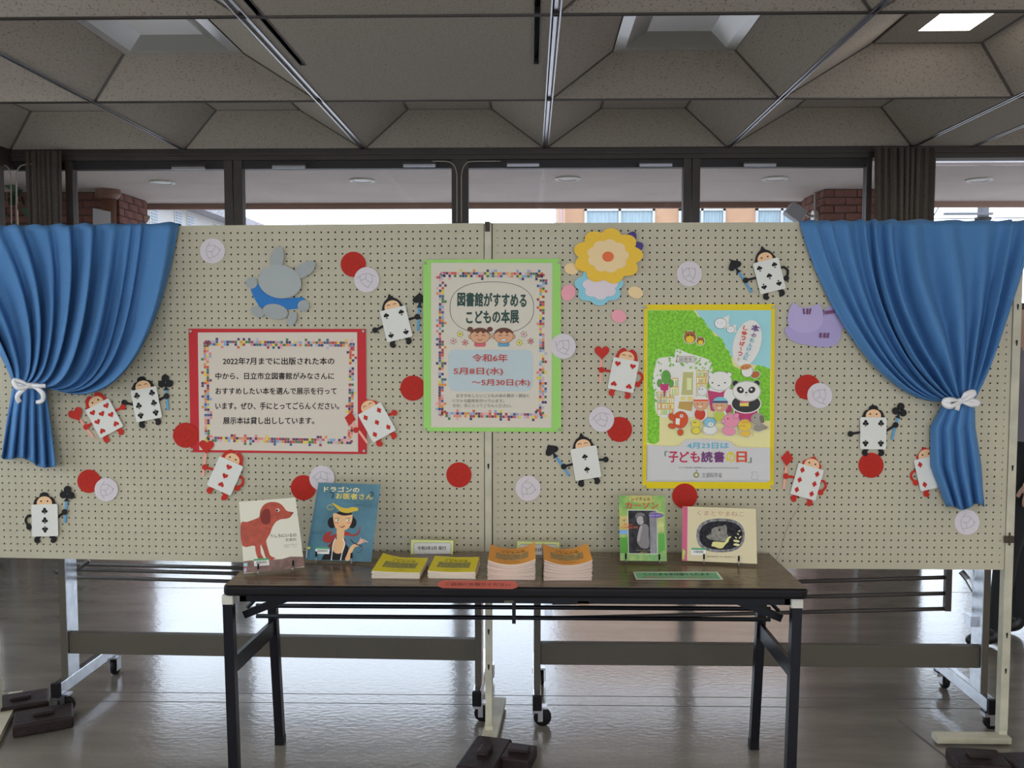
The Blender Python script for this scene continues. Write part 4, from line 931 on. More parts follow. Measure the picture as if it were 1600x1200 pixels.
# yellow poster
t = empty('poster', PR_.at(1107, 764, .002), 'tall picture poster on bright yellow card, on the right pegboard', 'poster')
cut('backing_card', PR_, [(1006.5, 476), (1211, 475), (1209, 764), (1004, 763)], .0022, .0012, PC(206, 182, 12, .5), t)
sh = cut('paper_sheet', PR_, [(1011.5, 484.5), (1204.5, 485), (1201, 753.5), (1010, 752.5)], .0036, .0006, PC(186, 184, 182, .5), t)
a = Art(PR_, .0043)
def q(x, y): return (980 + x / 3.752, 460 + y / 3.75)        # from the 3.75x close-up to photo pixels
def Q(L): return [q(*p) for p in L]
BK = (45, 40, 38); WH = (206, 204, 196); PK = (178, 58, 100)
a.poly(Q([(119, 93), (845, 93), (838, 900), (300, 900), (115, 880)]), (208, 200, 140))
a.poly(Q([(400, 93), (845, 93), (840, 440), (760, 415), (650, 400), (600, 350), (560, 270), (520, 230), (470, 190), (430, 140)]), (140, 192, 196))
edge = []
rnd = random.Random(5)
prof = [(119, 93), (390, 93), (415, 130), (455, 150), (465, 185), (500, 215), (520, 245), (560, 260), (580, 320), (610, 360), (625, 420), (670, 440), (720, 470), (770, 412), (838, 438), (838, 740), (700, 740), (500, 640), (420, 560), (400, 700), (190, 700), (188, 860), (160, 878), (117, 868)]
for i, p in enumerate(prof):
    n_ = prof[(i + 1) % len(prof)]; edge.append(p)
    if 1 <= i <= 13:
        for k in range(1, 5): edge.append((p[0] + (n_[0] - p[0]) * k / 5 + rnd.uniform(-5, 5), p[1] + (n_[1] - p[1]) * k / 5 + rnd.uniform(-5, 5)))
GREEN = mat('crayon_green', tuple(min(.9, lin(c) / LIGHT) for c in (112, 176, 40)), .6, noise=.22, scale=120, detail=4)
a.poly(Q(edge), GREEN)
a.poly(Q(smooth_pts([(290, 320), (360, 345), (480, 385), (500, 440), (480, 480), (420, 700), (290, 715), (180, 710), (160, 600), (150, 500), (165, 420), (185, 375), (270, 360)], 5)), WH)
# reading room with shelves
LF = (96, 160, 60)
for i in range(70):
    x = rnd.choice([rnd.uniform(150, 200), rnd.uniform(240, 500)]); y = 330 + abs(x - 300) * .35 + rnd.uniform(0, 75) if x > 200 else rnd.uniform(390, 700)
    s_ = rnd.uniform(6, 12); a.poly(Q(xf([(0, -1), (.3, -.3), (1, -.2), (.4, .3), (.6, 1), (0, .5), (-.6, 1), (-.4, .3), (-1, -.2), (-.3, -.3)], x, y, s_, rnd.uniform(0, 90))), LF if i % 2 else (120, 178, 66), lay=(i % 10 == 0))
a.poly(Q([(290, 362), (395, 362), (395, 398), (290, 398)]), (120, 110, 90)); a.poly(Q([(293, 365), (392, 365), (392, 395), (293, 395)]), WH)
for (x0, y0, x1, y1, rows) in ((405, 445, 468, 600, 4), (175, 570, 275, 705, 4), (250, 490, 300, 590, 2)):
    a.poly(Q([(x0, y0), (x1, y0), (x1, y1), (x0, y1)]), (190, 150, 80))
    hh = (y1 - y0) / rows
    for r_ in range(rows):
        a.poly(Q([(x0 + 3, y0 + r_ * hh + 4), (x1 - 3, y0 + r_ * hh + 4), (x1 - 3, y0 + (r_ + 1) * hh - 2), (x0 + 3, y0 + (r_ + 1) * hh - 2)]), (214, 200, 150), lay=r_ == 0)
    a.lay()
    for r_ in range(rows):
        x = x0 + 5
        while x < x1 - 10:
            w_ = rnd.uniform(4, 8); h_ = rnd.uniform(.55, .8) * hh
            a.poly(Q([(x, y0 + (r_ + 1) * hh - 3 - h_), (x + w_, y0 + (r_ + 1) * hh - 3 - h_), (x + w_, y0 + (r_ + 1) * hh - 3), (x, y0 + (r_ + 1) * hh - 3)]), rnd.choice([(200, 110, 90), (130, 180, 170), (210, 190, 80), (160, 190, 120), (220, 215, 200)]), lay=False); x += w_ + 1.5
a.poly(Q([(320, 440), (395, 440), (390, 600), (305, 600)]), (214, 208, 190)); a.poly(Q([(328, 455), (388, 455), (384, 590), (316, 590)]), (172, 168, 110)); a.poly(Q([(350, 490), (378, 490), (376, 560), (350, 560)]), (200, 204, 150))
a.poly(Q([(305, 628), (385, 628), (378, 685), (298, 668)]), (176, 142, 74))
for x in (328, 368): a.poly(Q([(x - 14, 598), (x + 14, 598), (x + 14, 622), (x - 14, 622)]), (208, 190, 110))
def animal(cx, cy, rx, ry, col, rot=0, halo=5, face=True, ol=BK, n=26):
    if halo: a.poly(Q(ell(cx, cy, rx + halo, ry + halo, rot, n)), WH)
    a.poly(Q(ell(cx, cy, rx + 1.6, ry + 1.6, rot, n)), ol); a.poly(Q(ell(cx, cy, rx, ry, rot, n)), col)
def eyes(cx, cy, dx_, r=3, dy=0):
    a.poly(Q(ell(cx - dx_, cy, r, n=8)), BK); a.poly(Q(ell(cx + dx_, cy + dy, r, n=8)), BK, lay=False)
# cactus in a pink pot
animal(228, 485, 26, 40, (88, 150, 60)); animal(190, 520, 14, 22, (88, 150, 60), halo=0); animal(258, 522, 13, 22, (88, 150, 60), halo=0)
a.poly(Q([(192, 525), (244, 525), (240, 560), (226, 566), (222, 600), (214, 600), (212, 566), (196, 560)]), PK); eyes(229, 478, 8, 2)
# owls
for ox, oy, k in ((368, 252, 1), (430, 274, .62)):
    animal(ox, oy, 34 * k, 34 * k, (150, 92, 40)); a.poly(Q(xf([(-30, -20), (-26, -42), (-12, -30), (12, -30), (26, -42), (30, -20)], ox, oy, k)), (150, 92, 40)); a.poly(Q(ell(ox, oy + 12 * k, 24 * k, 22 * k)), (212, 180, 50)); eyes(ox, oy - 12 * k, 11 * k, 5 * k)
# two pale birds in the sky
for bx_, by_, k in ((548, 170, 1), (606, 206, .65)):
    a.poly(Q(xf([(10, -30), (52, -50), (45, 0), (60, 20), (20, 30)], bx_, by_, k)), WH); animal(bx_, by_, 35 * k, 30 * k, (214, 212, 206), halo=0); eyes(bx_ - 6 * k, by_ - 4 * k, 12 * k, 2)
# speech balloon
a.poly(Q(ell(703, 287, 80, 140, 16, 40)), WH)
a.build('printed_scene', sh); _o = a.off
a = Art(PR_, _o + .0002)
# white bear, panda
animal(545, 600, 70, 95, WH, halo=6); a.poly(Q([(470, 562), (545, 575), (612, 545), (618, 600), (612, 690), (560, 700), (490, 680)]), PK); animal(545, 507, 68, 56, WH, halo=0); animal(488, 470, 14, 14, WH, halo=0); animal(598, 470, 14, 14, WH, halo=0); a.poly(Q(ell(543, 508, 64, 50)), WH)
a.poly(Q(ell(598, 600, 32, 48)), WH); eyes(536, 518, 37, 5); a.poly(Q(ell(537, 534, 6, 4, n=10)), BK)
animal(440, 565, 27, 27, WH); eyes(432, 555, 8, 3.5)
animal(697, 690, 66, 62, PK, halo=8); animal(697, 640, 82, 50, (52, 50, 50), halo=8)
for s_ in (-1, 1): animal(697 + s_ * 62, 522, 17, 17, (48, 46, 46), halo=3)
animal(700, 568, 80, 58, WH, halo=4)
for s_ in (-1, 1): a.poly(Q(ell(697 + s_ * 34, 560, 22, 18, -s_ * 35, 18)), (48, 46, 46), lay=s_ < 0)
for s_ in (-1, 1): a.poly(Q(ell(697 + s_ * 31, 557, 7, n=12)), WH, lay=s_ < 0)
a.poly(Q(ell(698, 575, 8, 5, n=10)), BK); a.stroke(Q(ell(698, 583, 10, 7, a0=20, a1=160, n=8)), .5, BK)
a.poly(Q([(660, 632), (712, 628), (712, 655), (660, 655)]), (222, 190, 90)); a.poly(Q([(660, 628), (712, 624), (712, 634), (660, 638)]), (196, 90, 110))
# squirrel
animal(752, 470, 24, 18, (170, 96, 44), rot=-20); animal(703, 450, 32, 34, WH, halo=2); a.poly(Q(ell(695, 425, 32, 16, -10)), (190, 122, 66)); eyes(690, 430, 12, 3)
# two children in caps
SK = (198, 146, 108)
for cx_, cy_, hat, band, shirt in ((432, 640, WH, (206, 84, 40), (186, 60, 40)), (545, 648, (110, 180, 190), (84, 60, 96), (170, 180, 70))):
    a.poly(Q(ell(cx_, cy_ + 60, 38, 42)), WH); a.poly(Q(ell(cx_ - 5, cy_ + 62, 32, 36)), shirt); animal(cx_, cy_, 42, 38, SK, halo=4)
    a.poly(Q(ell(cx_, cy_ - 10, 46, 38, a0=180, a1=360, n=16)), hat); a.poly(Q([(cx_ - 46, cy_ - 12), (cx_ + 46, cy_ - 12), (cx_ + 42, cy_ - 24), (cx_ - 42, cy_ - 24)]), band); eyes(cx_ - 6, cy_ + 2, 14, 3); a.poly(Q(ell(cx_ - 4, cy_ + 14, 12, 9, a0=0, a1=180, n=8)), WH)
# small animals in front
animal(312, 735, 44, 50, (196, 76, 36), rot=15); animal(262, 718, 16, 22, (196, 76, 36), halo=0, rot=-30); animal(262, 772, 20, 14, (196, 76, 36), halo=0, rot=20); animal(312, 808, 16, 18, (196, 76, 36), halo=0)
a.poly(Q([(285, 725), (310, 728), (306, 765), (284, 760)]), WH); a.poly(Q(ell(318, 712, 10, n=12)), WH); eyes(318, 712, 0.01, 4)
animal(404, 758, 25, 24, (206, 190, 60)); animal(404, 798, 24, 20, (206, 190, 60), halo=0); eyes(396, 750, 4, 3)
animal(486, 792, 40, 28, WH); animal(484, 750, 34, 28, (120, 172, 190), halo=0); a.poly(Q(ell(490, 762, 16, 12)), (206, 206, 200)); a.poly(Q(ell(492, 760, 7, 4, n=8)), (210, 150, 40))
animal(596, 800, 40, 26, (214, 130, 150), rot=10); animal(608, 740, 48, 40, (214, 130, 150), halo=3); animal(640, 712, 14, 18, (214, 130, 150), halo=0, rot=40); animal(562, 742, 10, 12, (222, 146, 162), halo=0); eyes(590, 728, .01, 4)
animal(694, 812, 30, 22, (214, 170, 60)); animal(690, 768, 38, 34, (214, 176, 56), halo=3)
for k in range(5): a.stroke(Q([(672 + k * 11, 738 + abs(k - 2) * 3), (674 + k * 10, 756)]), .9, (196, 110, 40), lay=k == 0)
eyes(676, 770, 8, 3)
animal(775, 780, 34, 20, (140, 132, 118), rot=-10); animal(765, 730, 36, 32, (150, 142, 128), halo=3); animal(790, 732, 11, 22, (110, 100, 88), halo=0, rot=-15); eyes(748, 722, .01, 4); animal(812, 782, 10, 5, (140, 132, 118), halo=0, rot=-40)
a.poly(Q(smooth_pts([(120, 885), (300, 890), (340, 850), (460, 845), (600, 860), (640, 895), (838, 900), (838, 1090), (119, 1090)], 1)), (186, 184, 182))
# emblem and small mascot-free imprint
a.poly(Q(ell(405, 1058, 18, n=24)), (140, 138, 90)); a.poly(Q(ell(405, 1058, 7, n=14)), WH); a.poly(Q(ell(406, 1033, 4, n=8)), BK)
a.stroke(Q([(728, 1042), (764, 1040), (760, 1062), (770, 1060), (766, 1084), (726, 1080), (730, 1062), (740, 1060), (728, 1042)]), .5, (120, 120, 115))
a.build('printed_animals', sh); _o = a.off
a = Art(PR_, _o + .0002)
a.text('4月23日は', *q(350, 868), *q(596, 905), (92, 160, 180), .045)
for ch, x0, x1, c in (('「', 218, 242, (110, 130, 110)), ('子', 242, 300, (176, 50, 80)), ('ど', 306, 364, (176, 50, 80)), ('も', 370, 426, (176, 50, 80)), ('読', 432, 502, (104, 54, 104)), ('書', 506, 572, (104, 54, 104)), ('の', 578, 634, (206, 184, 40)), ('日', 640, 702, (196, 70, 34)), ('」', 706, 730, (110, 130, 110))):
    y0, y1 = (920, 985) if ch not in '「」' else ((918, 948) if ch == '「' else (955, 988)); a.text(ch, *q(x0, y0), *q(x1, y1), c, .045)
a.text('子ども読書の情報館 http://www.kodomodokusyo.go.jp/', *q(300, 1010), *q(656, 1022), (105, 105, 105), 0); a.text('文部科学省', *q(438, 1044), *q(556, 1074), (95, 95, 92), .0)
for k, (ch, c) in enumerate(zip('本のたんけんに', ((92, 60, 120), (110, 70, 130), (80, 160, 180), (80, 160, 180), (80, 160, 180), (80, 160, 180), (80, 160, 180)))):
    s_ = 46 if k == 0 else 26; cx_, cy_ = 752 - k * 9.5, (198, 240, 268, 296, 322, 348, 373)[k]; a.text(ch, *q(cx_ - s_ / 2, cy_ - s_ / 2.2), *q(cx_ + s_ / 2, cy_ + s_ / 2.2), c, .05, rot=15)
for k, (ch, c) in enumerate(zip('しゅっぱ〜つ!!', ((190, 60, 50),) * 8)):
    cx_, cy_ = 694 - k * 6.5, (197, 228, 256, 288, 318, 348, 378, 384)[k]
    if ch == '〜': a.stroke(Q([(cx_ + 3, cy_ - 12), (cx_ - 3, cy_ - 3), (cx_ + 3, cy_ + 3), (cx_ - 3, cy_ + 12)]), 1.1, c); continue
    if ch == '!': cx_ += 6 * (1 if k == 7 else -1); a.text(ch, *q(cx_ - 2.5, cy_ - 9), *q(cx_ + 2.5, cy_ + 9), (176, 150, 70), .03, rot=15); continue
    a.text(ch, *q(cx_ - 14, cy_ - 13), *q(cx_ + 14, cy_ + 13), c, .05, rot=15)
a.text('図書室', *q(305, 368), *q(382, 392), (120, 110, 100), 0)
a.build('lettering', sh); tacks(t, PR_, ((1008.5, 480), (1208, 480), (1007, 760), (1206, 760)), .004)

# ================================================================== CARD FIGURES
SKIN = PC(214, 170, 128); KK = PC(26, 24, 24); RR = PC(176, 38, 26); EDGE = PC(140, 150, 150); CARDM = PC(196, 196, 188, .45); BLUE = PC(82, 140, 180); PINK = PC(214, 150, 130)
PIPS = {2: [(0, -10), (0, 10)], 3: [(0, -15), (0, 0), (0, 14.5)], 4: [(-12, -16), (12, -16), (-12, 16), (12, 16)], 5: [(-12, -15), (12, -15), (0, 0), (-12, 15), (12, 15)],
        6: [(-12, -16), (12, -16), (-12, 0), (12, 0), (-12, 16), (12, 16)], 7: [(-12, -16), (12, -16), (-12, 0), (12, 0), (0, -8), (-12, 16), (12, 16)]}
def figure(cx, cy, rot, kind, n, happy, hl, hr, staff, label, w=41, h=50, lift=0.0):
    pl = PL_ if cx < 757 else PR_
    if lift: pl = Plane(pl.o + pl.n * lift, pl.n)
    blk = kind in ('spade', 'club'); c = KK if blk else RR
    T = lambda pts, s_=1: xf(pts, cx, cy, s_, rot)
    t = empty('card_figure', pl.at(cx, cy + h / 2, .004), label, 'figure', 'playing card figures on the pegboards')
    hood = {'club': [(-15, -22), (-16, -30), (-12, -36), (-8, -37), (-6, -42), (0, -44), (6, -42), (8, -37), (12, -36), (16, -30), (15, -22)],
            'spade': [(-15, -22), (-15, -30), (-10, -38), (-4, -42), (0, -48), (4, -42), (10, -38), (15, -30), (15, -22)],
            'heart': [(-15, -22), (-16, -32), (-12, -39), (-6, -42), (0, -38), (6, -42), (12, -39), (16, -32), (15, -22)],
            'diamond': [(-15, -23), (-15, -30), (0, -42), (15, -30), (15, -23)]}[kind]
    if kind != 'diamond': hood = smooth_pts(hood, 4)
    hd = cut('hood', pl, T(hood), .0035, .0012, c, t)
    fc = cut('face', pl, T(ell(0, -27, 12, 10.5, n=26)), .0049, .0008, SKIN, t)
    a = Art(pl, .0058)
    col = (40, 30, 28)
    for s_ in (-1, 1):
        if happy: a.stroke(T(ell(s_ * 5, -29, 2.8, 2.6, a0=200, a1=340, n=8)), .9, col, lay=s_ < 0)
        else: a.poly(T(ell(s_ * 5, -30, 1.4, n=8)), col, lay=s_ < 0)
    a.build('drawn_eyes', fc)
    for s_ in (-1, 1):
        cut('foot', pl, T(smooth_pts([(s_ * 6, 23), (s_ * 9, 29), (s_ * 8 - 0, 33), (s_ * 12, 36), (s_ * 17, 33), (s_ * 17, 28), (s_ * 13, 24)], 4)), .0035, .0012, c, t)
    def arm(hand, side):
        sh_ = T([(side * (w / 2 - 3), -2)])[0]
        if hand == 'akimbo':
            P = T(smooth_pts([(side * 17, -6), (side * 25, -8), (side * 30, -1), (side * 27, 7)], 5, False)); hx_, hy_ = T([(side * 25, 10)])[0]; hr_ = 4.5
        else:
            P = [sh_, hand]; hx_, hy_ = hand; hr_ = 4.6
        L, Rr = [], []
        for i, p in enumerate(P):
            p0 = P[max(0, i - 1)]; p1 = P[min(len(P) - 1, i + 1)]; d = Vector((p1[0] - p0[0], p1[1] - p0[1])).normalized(); q_ = (-d.y * 1.9, d.x * 1.9); L.append((p[0] + q_[0], p[1] + q_[1])); Rr.append((p[0] - q_[0], p[1] - q_[1]))
        mb = MB(); V, F = sheet_prism(pl, L + Rr[::-1], .0036, .0012); mb.add(V, F); V, F = sheet_prism(pl, ell(hx_, hy_, hr_, n=18), .0049, .0012); mb.add(V, F)
        mb.build('arm', c, t)
    arm(hl, -1); arm(hr, 1)
    cd_ = cut('card', pl, T([(-w / 2 + 1.5, -h / 2), (w / 2 - 1.5, -h / 2), (w / 2, -h / 2 + 1.5), (w / 2, h / 2 - 1.5), (w / 2 - 1.5, h / 2), (-w / 2 + 1.5, h / 2), (-w / 2, h / 2 - 1.5), (-w / 2, -h / 2 + 1.5)]), .0060, .0035, CARDM, t, edge=EDGE)
    for i, (x, y) in enumerate(PIPS[n]):
        flip = -1 if y > 5 and n > 2 and kind != 'diamond' and kind != 'club' or (y > 5 and kind == 'club' and n > 2) else 1
        if kind == 'spade' and n == 5 and False: flip = 1
        mb = MB()
        for part in suit(kind):
            P = T([(x + px * 4.8, y + py * 4.8 * flip) for px, py in part]); mb.add([pl.at(p[0], p[1], .0098) for p in P], [tuple(range(len(P)))])
        mb.build('printed_' + kind, c, cd_)
    if staff:
        (bx_, by_), (ex, ey), es, er = staff
        d = Vector((ex - bx_, ey - by_)).normalized(); q_ = (-d.y * 1.9, d.x * 1.9)
        st = cut('staff', pl, [(bx_ + q_[0], by_ + q_[1]), (ex + q_[0], ey + q_[1]), (ex - q_[0], ey - q_[1]), (bx_ - q_[0], by_ - q_[1])], .0036, .0012, BLUE if blk else PINK, t)
        mb = MB()
        for part in suit(kind): V, F = sheet_prism(pl, xf(part, ex, ey, es, er), .0049, .0012); mb.add(V, F)
        mb.build('staff_emblem', c, st)
figure(70, 813, -1.5, 'club', 3, False, 'akimbo', (101, 800), ((101, 817), (105, 771), 12, 5), 'three-of-clubs card figure with staff at the lower left of the left pegboard')
figure(163, 653.5, -28, 'heart', 7, False, (134.5, 667), (192, 636), ((146, 684), (118.5, 647), 12, -28), 'seven-of-hearts card figure beside the left curtain tail')
figure(228.6, 631.5, -11, 'club', 6, True, (194, 629), (260, 619), ((262, 641), (258.5, 597), 12, -4), 'six-of-clubs card figure left of the red notice')
figure(351.6, 743.6, 24, 'heart', 3, False, (320, 730), 'akimbo', ((317, 743), (322.5, 697), 12, 4), 'three-of-hearts card figure below the red notice', lift=.0018)
figure(619, 506, -13.5, 'spade', 4, True, (586, 516), (652, 495), ((653, 517), (655.5, 468), 12, 0), 'four-of-spades card figure left of the green poster')
figure(589, 660, -29, 'diamond', 5, True, (556, 672), (616, 645), ((574, 692), (547, 654), 10.5, 10), 'five-of-diamonds card figure at the right edge of the red notice', lift=.0018)
figure(974, 586, 11, 'heart', 4, True, (940, 578), 'akimbo', ((938, 598), (940.5, 550), 12, 0), 'four-of-hearts card figure left of the yellow poster')
figure(1202, 431, -14, 'spade', 5, False, (1165, 438), 'akimbo', ((1175, 457), (1148, 415), 12, -32), 'five-of-spades card figure above the yellow poster top right corner')
figure(915.5, 723.5, -9.5, 'spade', 2, True, (881, 729), (946.5, 718), ((889, 743), (862, 704), 12, -32), 'two-of-spades card figure left of the yellow poster foot')
figure(1261, 753, 16, 'diamond', 6, False, (1228, 744), 'akimbo', ((1224.5, 764), (1230, 716), 12, 5), 'six-of-diamonds card figure right of the yellow poster foot')
figure(1364.5, 677, .5, 'club', 4, False, (1329, 678), (1399.5, 664), ((1393.5, 687), (1406, 641), 12, 15), 'four-of-clubs card figure standing over a red disc')
figure(1453, 739, -13, 'diamond', 4, False, 'akimbo', (1475, 770), None, 'four-of-diamonds card figure half hidden by the right curtain')

# ================================================================== PLAIN PAPER CUT-OUTS (generic stand-ins for storybook pictures)
def cutout(cx, cy, label, layers):
    pl = PL_ if cx < 757 else PR_
    t = empty('paper_cutout', pl.at(cx, cy + 30, .003), label, 'cutout')
    off = .003
    for nm, pts, c in layers:
        cut(nm, pl, pts, off, .0010, PC(*c, .4), t); off += .0011
def scallop(cx, cy, r, n, d, rot=0, sy=1.0):
    return [(cx + (r + d * abs(math.sin(n * a / 2))) * math.cos(a + rot), cy + sy * (r + d * abs(math.sin(n * a / 2))) * math.sin(a + rot)) for a in [2 * PI * k / 72 for k in range(72)]]
cutout(948, 425, 'large flower-shaped paper cutout in yellow, peach and pale blue above the yellow poster', [
    ('pink_dot', ell(888, 457, 11, 13, 20), (214, 140, 150)), ('pink_dot', ell(967, 494, 12, 10, 20), (214, 140, 150)), ('peach_dot', ell(893, 420, 11, 9, 10), (216, 182, 132)), ('peach_dot', ell(993, 457, 12, 9, 20), (216, 182, 132)),
    ('pale_blue_petal', scallop(936, 447, 32, 7, 7, .2, .78), (118, 178, 192)), ('white_petal', scallop(938, 447, 23, 7, 5, .2, .76), (196, 184, 188)),
    ('navy_leaf', smooth_pts([(972, 382), (980, 366), (992, 362), (994, 374), (984, 384)], 4), (54, 40, 110)), ('navy_leaf', smooth_pts([(980, 388), (990, 378), (1004, 380), (1003, 390), (990, 394)], 4), (54, 40, 110)),
    ('yellow_petal', scallop(950, 400, 46, 9, 9, .3, .80), (212, 168, 34)), ('peach_centre', scallop(950, 400, 29, 9, 4, .3, .80), (216, 182, 132)), ('orange_core', ell(950, 401, 9, 8), (206, 92, 40))])
cutout(437, 445, 'plain grey rabbit-shaped paper cutout with a blue patch above the red notice', [
    ('blue_patch', smooth_pts([(392, 450), (410, 445), (440, 465), (474, 465), (472, 480), (440, 484), (412, 482), (402, 474)], 5), (34, 104, 168)),
    ('paw', ell(393, 442, 9, 9), (140, 146, 144)), ('paw', ell(474, 478, 9, 9), (140, 146, 144)), ('body', ell(430, 487, 20, 12, 10), (140, 146, 144)), ('paw', ell(402, 487, 11, 8, 30), (140, 146, 144)), ('paw', ell(456, 498, 7, 12, 20), (140, 146, 144)),
    ('ear', ell(433, 404, 10.5, 19, 10), (140, 146, 144)), ('ear', ell(476, 421, 19, 10.5, -35), (140, 146, 144)),
    ('head', ell(437, 440, 34, 26, 12, 34), (146, 152, 150))])
cutout(1268, 505, 'plain lilac cat-shaped paper cutout with plum stripes beside the right curtain', [
    ('tail', ell(1302, 504, 20, 17), (154, 142, 182)), ('tail', ell(1298, 488, 12, 10, -30), (154, 142, 182)), ('body', smooth_pts([(1228, 512), (1245, 505), (1290, 500), (1312, 510), (1312, 532), (1296, 542), (1266, 540), (1240, 534), (1228, 522)], 5), (150, 138, 180)),
    ('head', smooth_pts([(1231, 505), (1232, 488), (1240, 473), (1250, 480), (1266, 480), (1280, 475), (1286, 492), (1284, 508), (1270, 518), (1250, 520), (1238, 514)], 5), (158, 146, 186)),
    ('stripe', [(1254, 482), (1257, 482), (1258, 491), (1255, 491)], (98, 52, 88)), ('stripe', [(1260, 482), (1263, 482), (1263, 491), (1260, 491)], (98, 52, 88)), ('stripe', [(1265, 482), (1268, 482), (1266, 491), (1264, 491)], (98, 52, 88)),
    ('stripe', [(1281, 520), (1284, 520), (1284, 528), (1280, 527)], (98, 52, 88)), ('stripe', [(1287, 520), (1290, 520), (1290, 528), (1287, 528)], (98, 52, 88)), ('stripe', [(1293, 520), (1296, 520), (1295, 528), (1292, 528)], (98, 52, 88)), ('stripe', [(1288, 486), (1304, 484), (1305, 489), (1290, 491)], (98, 52, 88))])
tag(MB().tube([tuple(p) for p in smooth_pts([tuple(PR_.at(x, y, .003)) for x, y in ((1251, 789), (1236, 812), (1225, 840), (1219, 862), (1213, 874))], 5, False)], .0006, 5).build('loose_thread', mat('grey_thread', (.2, .19, .17), .8)), 'thin grey thread hanging below the six-of-diamonds figure', 'thread')
# ================================================================== STANDING BOOKS
def lean_plane(bl, br, z, ang):
    A = PZ(*bl, z); B = PZ(*br, z); b = (B - A); b.z = 0; b.normalize(); back = Vector((-b.y, b.x, 0)); up = Vector((0, 0, 1)) * math.cos(ang) + back * math.sin(ang)
    return Plane(A, -(b.cross(up)).normalized() if (b.cross(up)).y > 0 else b.cross(up).normalized()), up, back
def book(name, q4, label, cover, spine_left=True, th=.011, ang=R(13), z=.709):
    tl, tr, br, bl = q4; pl, up, back = lean_plane(bl, br, z, ang)
    t = empty(name, pl.at((bl[0] + br[0]) / 2, (bl[1] + br[1]) / 2, -.005), label, 'book', 'picture books standing on the table')
    cv = cut('front_cover', pl, q4, -.0022, .0022, cover, t); cut('back_cover', pl, q4, -th, .0022, cover, t)
    m = lambda a, b, k: (a[0] + (b[0] - a[0]) * k, a[1] + (b[1] - a[1]) * k)
    e = .025
    inn = [m(tl, br, e), m(tr, bl, e), m(br, tl, e), m(bl, tr, e)]
    cut('page_block', pl, inn, -th + .0023, th - .0046, PC(196, 190, 160), t)
    sp = [tl, m(tl, tr, .02), m(bl, br, .02), bl]; cut('spine', pl, sp, -th + .0022, th - .0044, cover, t)
    return t, cv, pl, up, back
def bookstand(pl, back, pins, label):
    t = empty('book_stand', pl.at(pins[0][0], pins[0][2], .0) , label, 'stand', 'wire book stands on the table')
    ends = []
    for (x, y0, y1) in pins:
        a = pl.at(x, y0, .0045); b = pl.at(x, y0 + 8, .0045); c = pl.at(x, y1, .006); c.z = .7035
        mb = MB().tube([a, b, ], .0028, 8); mb.build('rubber_tip', BLACKR, t, True)
        d = c + back * .115; e = Vector((d.x, d.y, .86)) - back * 0 + back * .03
        w0 = pl.at(x, y0 + 30, -.022)
        k1 = c + back * .045
        up1 = pl.at(x, y0 - 45, -.020)
        MB().tube([b, c - Vector((0, 0, 0)), k1, c + back * .075], .0014, 6).tube([k1 + Vector((0, 0, 0)), pl.at(x, y0 - 4, -.021), up1], .0014, 6).build('wire_leg', SILVER, t, True); ends.append((k1, up1))
    MB().tube([ends[0][1], ends[1][1]], .0014, 6).build('cross_wire', SILVER, t)
def barcode(a, q4, seed=0):
    tl, tr, br, bl = q4; rnd = random.Random(seed)
    f = lambda u, v: (tl[0] + (tr[0] - tl[0]) * u + (bl[0] - tl[0]) * v, tl[1] + (tr[1] - tl[1]) * u + (bl[1] - tl[1]) * v)
    a.poly([f(0, 0), f(1, 0), f(1, 1), f(0, 1)], (206, 206, 200)); a.poly([f(0, 0), f(1, 0), f(1, .26), f(0, .26)], (70, 150, 96)); a.lay()
    u = .15
    while u < .85: w = rnd.uniform(.012, .03); a.poly([f(u, .36), f(u + w, .36), f(u + w, .72), f(u, .72)], (60, 60, 60), lay=False); u += w + rnd.uniform(.015, .03)
# red dog book
Q1 = [(373.2, 784), (461.5, 777.5), (475.8, 886), (381.5, 896)]
CR = PC(206, 204, 186, .3)
t, cv, pl, up, back = book('picture_book', Q1, 'white picture book with a red dog on the cover, leftmost on the table', CR)
def k1(x, y): return (365 + x / 9.233, 770 + y / 9.23)
K1 = lambda L: [k1(*p) for p in L]
a = Art(pl, .0001)
DOG = mat('painted_red_dog', tuple(lin(c) / LIGHT for c in (160, 62, 38)), .35, noise=.16, scale=55)
a.poly(K1([(140, 990), (250, 975), (400, 985), (560, 965), (700, 955), (820, 920), (1003, 922), (1022, 1062), (800, 1098), (500, 1130), (160, 1155)]), mat('painted_brown_ground', tuple(lin(c) / LIGHT for c in (112, 84, 76)), .4, noise=.2, scale=50))
a.poly(K1(smooth_pts([(103, 445), (200, 420), (330, 370), (370, 345), (385, 260), (430, 180), (500, 140), (580, 132), (660, 150), (715, 195), (755, 250), (800, 270), (845, 278), (856, 292), (840, 325), (800, 362), (740, 376), (690, 380), (630, 405), (580, 460), (550, 520), (525, 590), (490, 650), (470, 700), (500, 820), (530, 905), (595, 938), (590, 955), (540, 968), (490, 958), (455, 915), (430, 830), (390, 745), (395, 870), (430, 935), (420, 950), (360, 950), (335, 910), (315, 830), (295, 760), (128, 765)], 3)), DOG)
a.poly(K1(smooth_pts([(400, 300), (450, 235), (510, 240), (535, 330), (528, 420), (480, 458), (420, 440), (388, 380)], 4)), (122, 48, 42))
a.poly(K1(ell(635, 250, 28, 22, n=16)), (215, 214, 205)); a.poly(K1(ell(627, 253, 17, 16, n=14)), (24, 24, 34)); a.poly(K1(ell(850, 290, 12, 13, n=12)), (60, 40, 60))
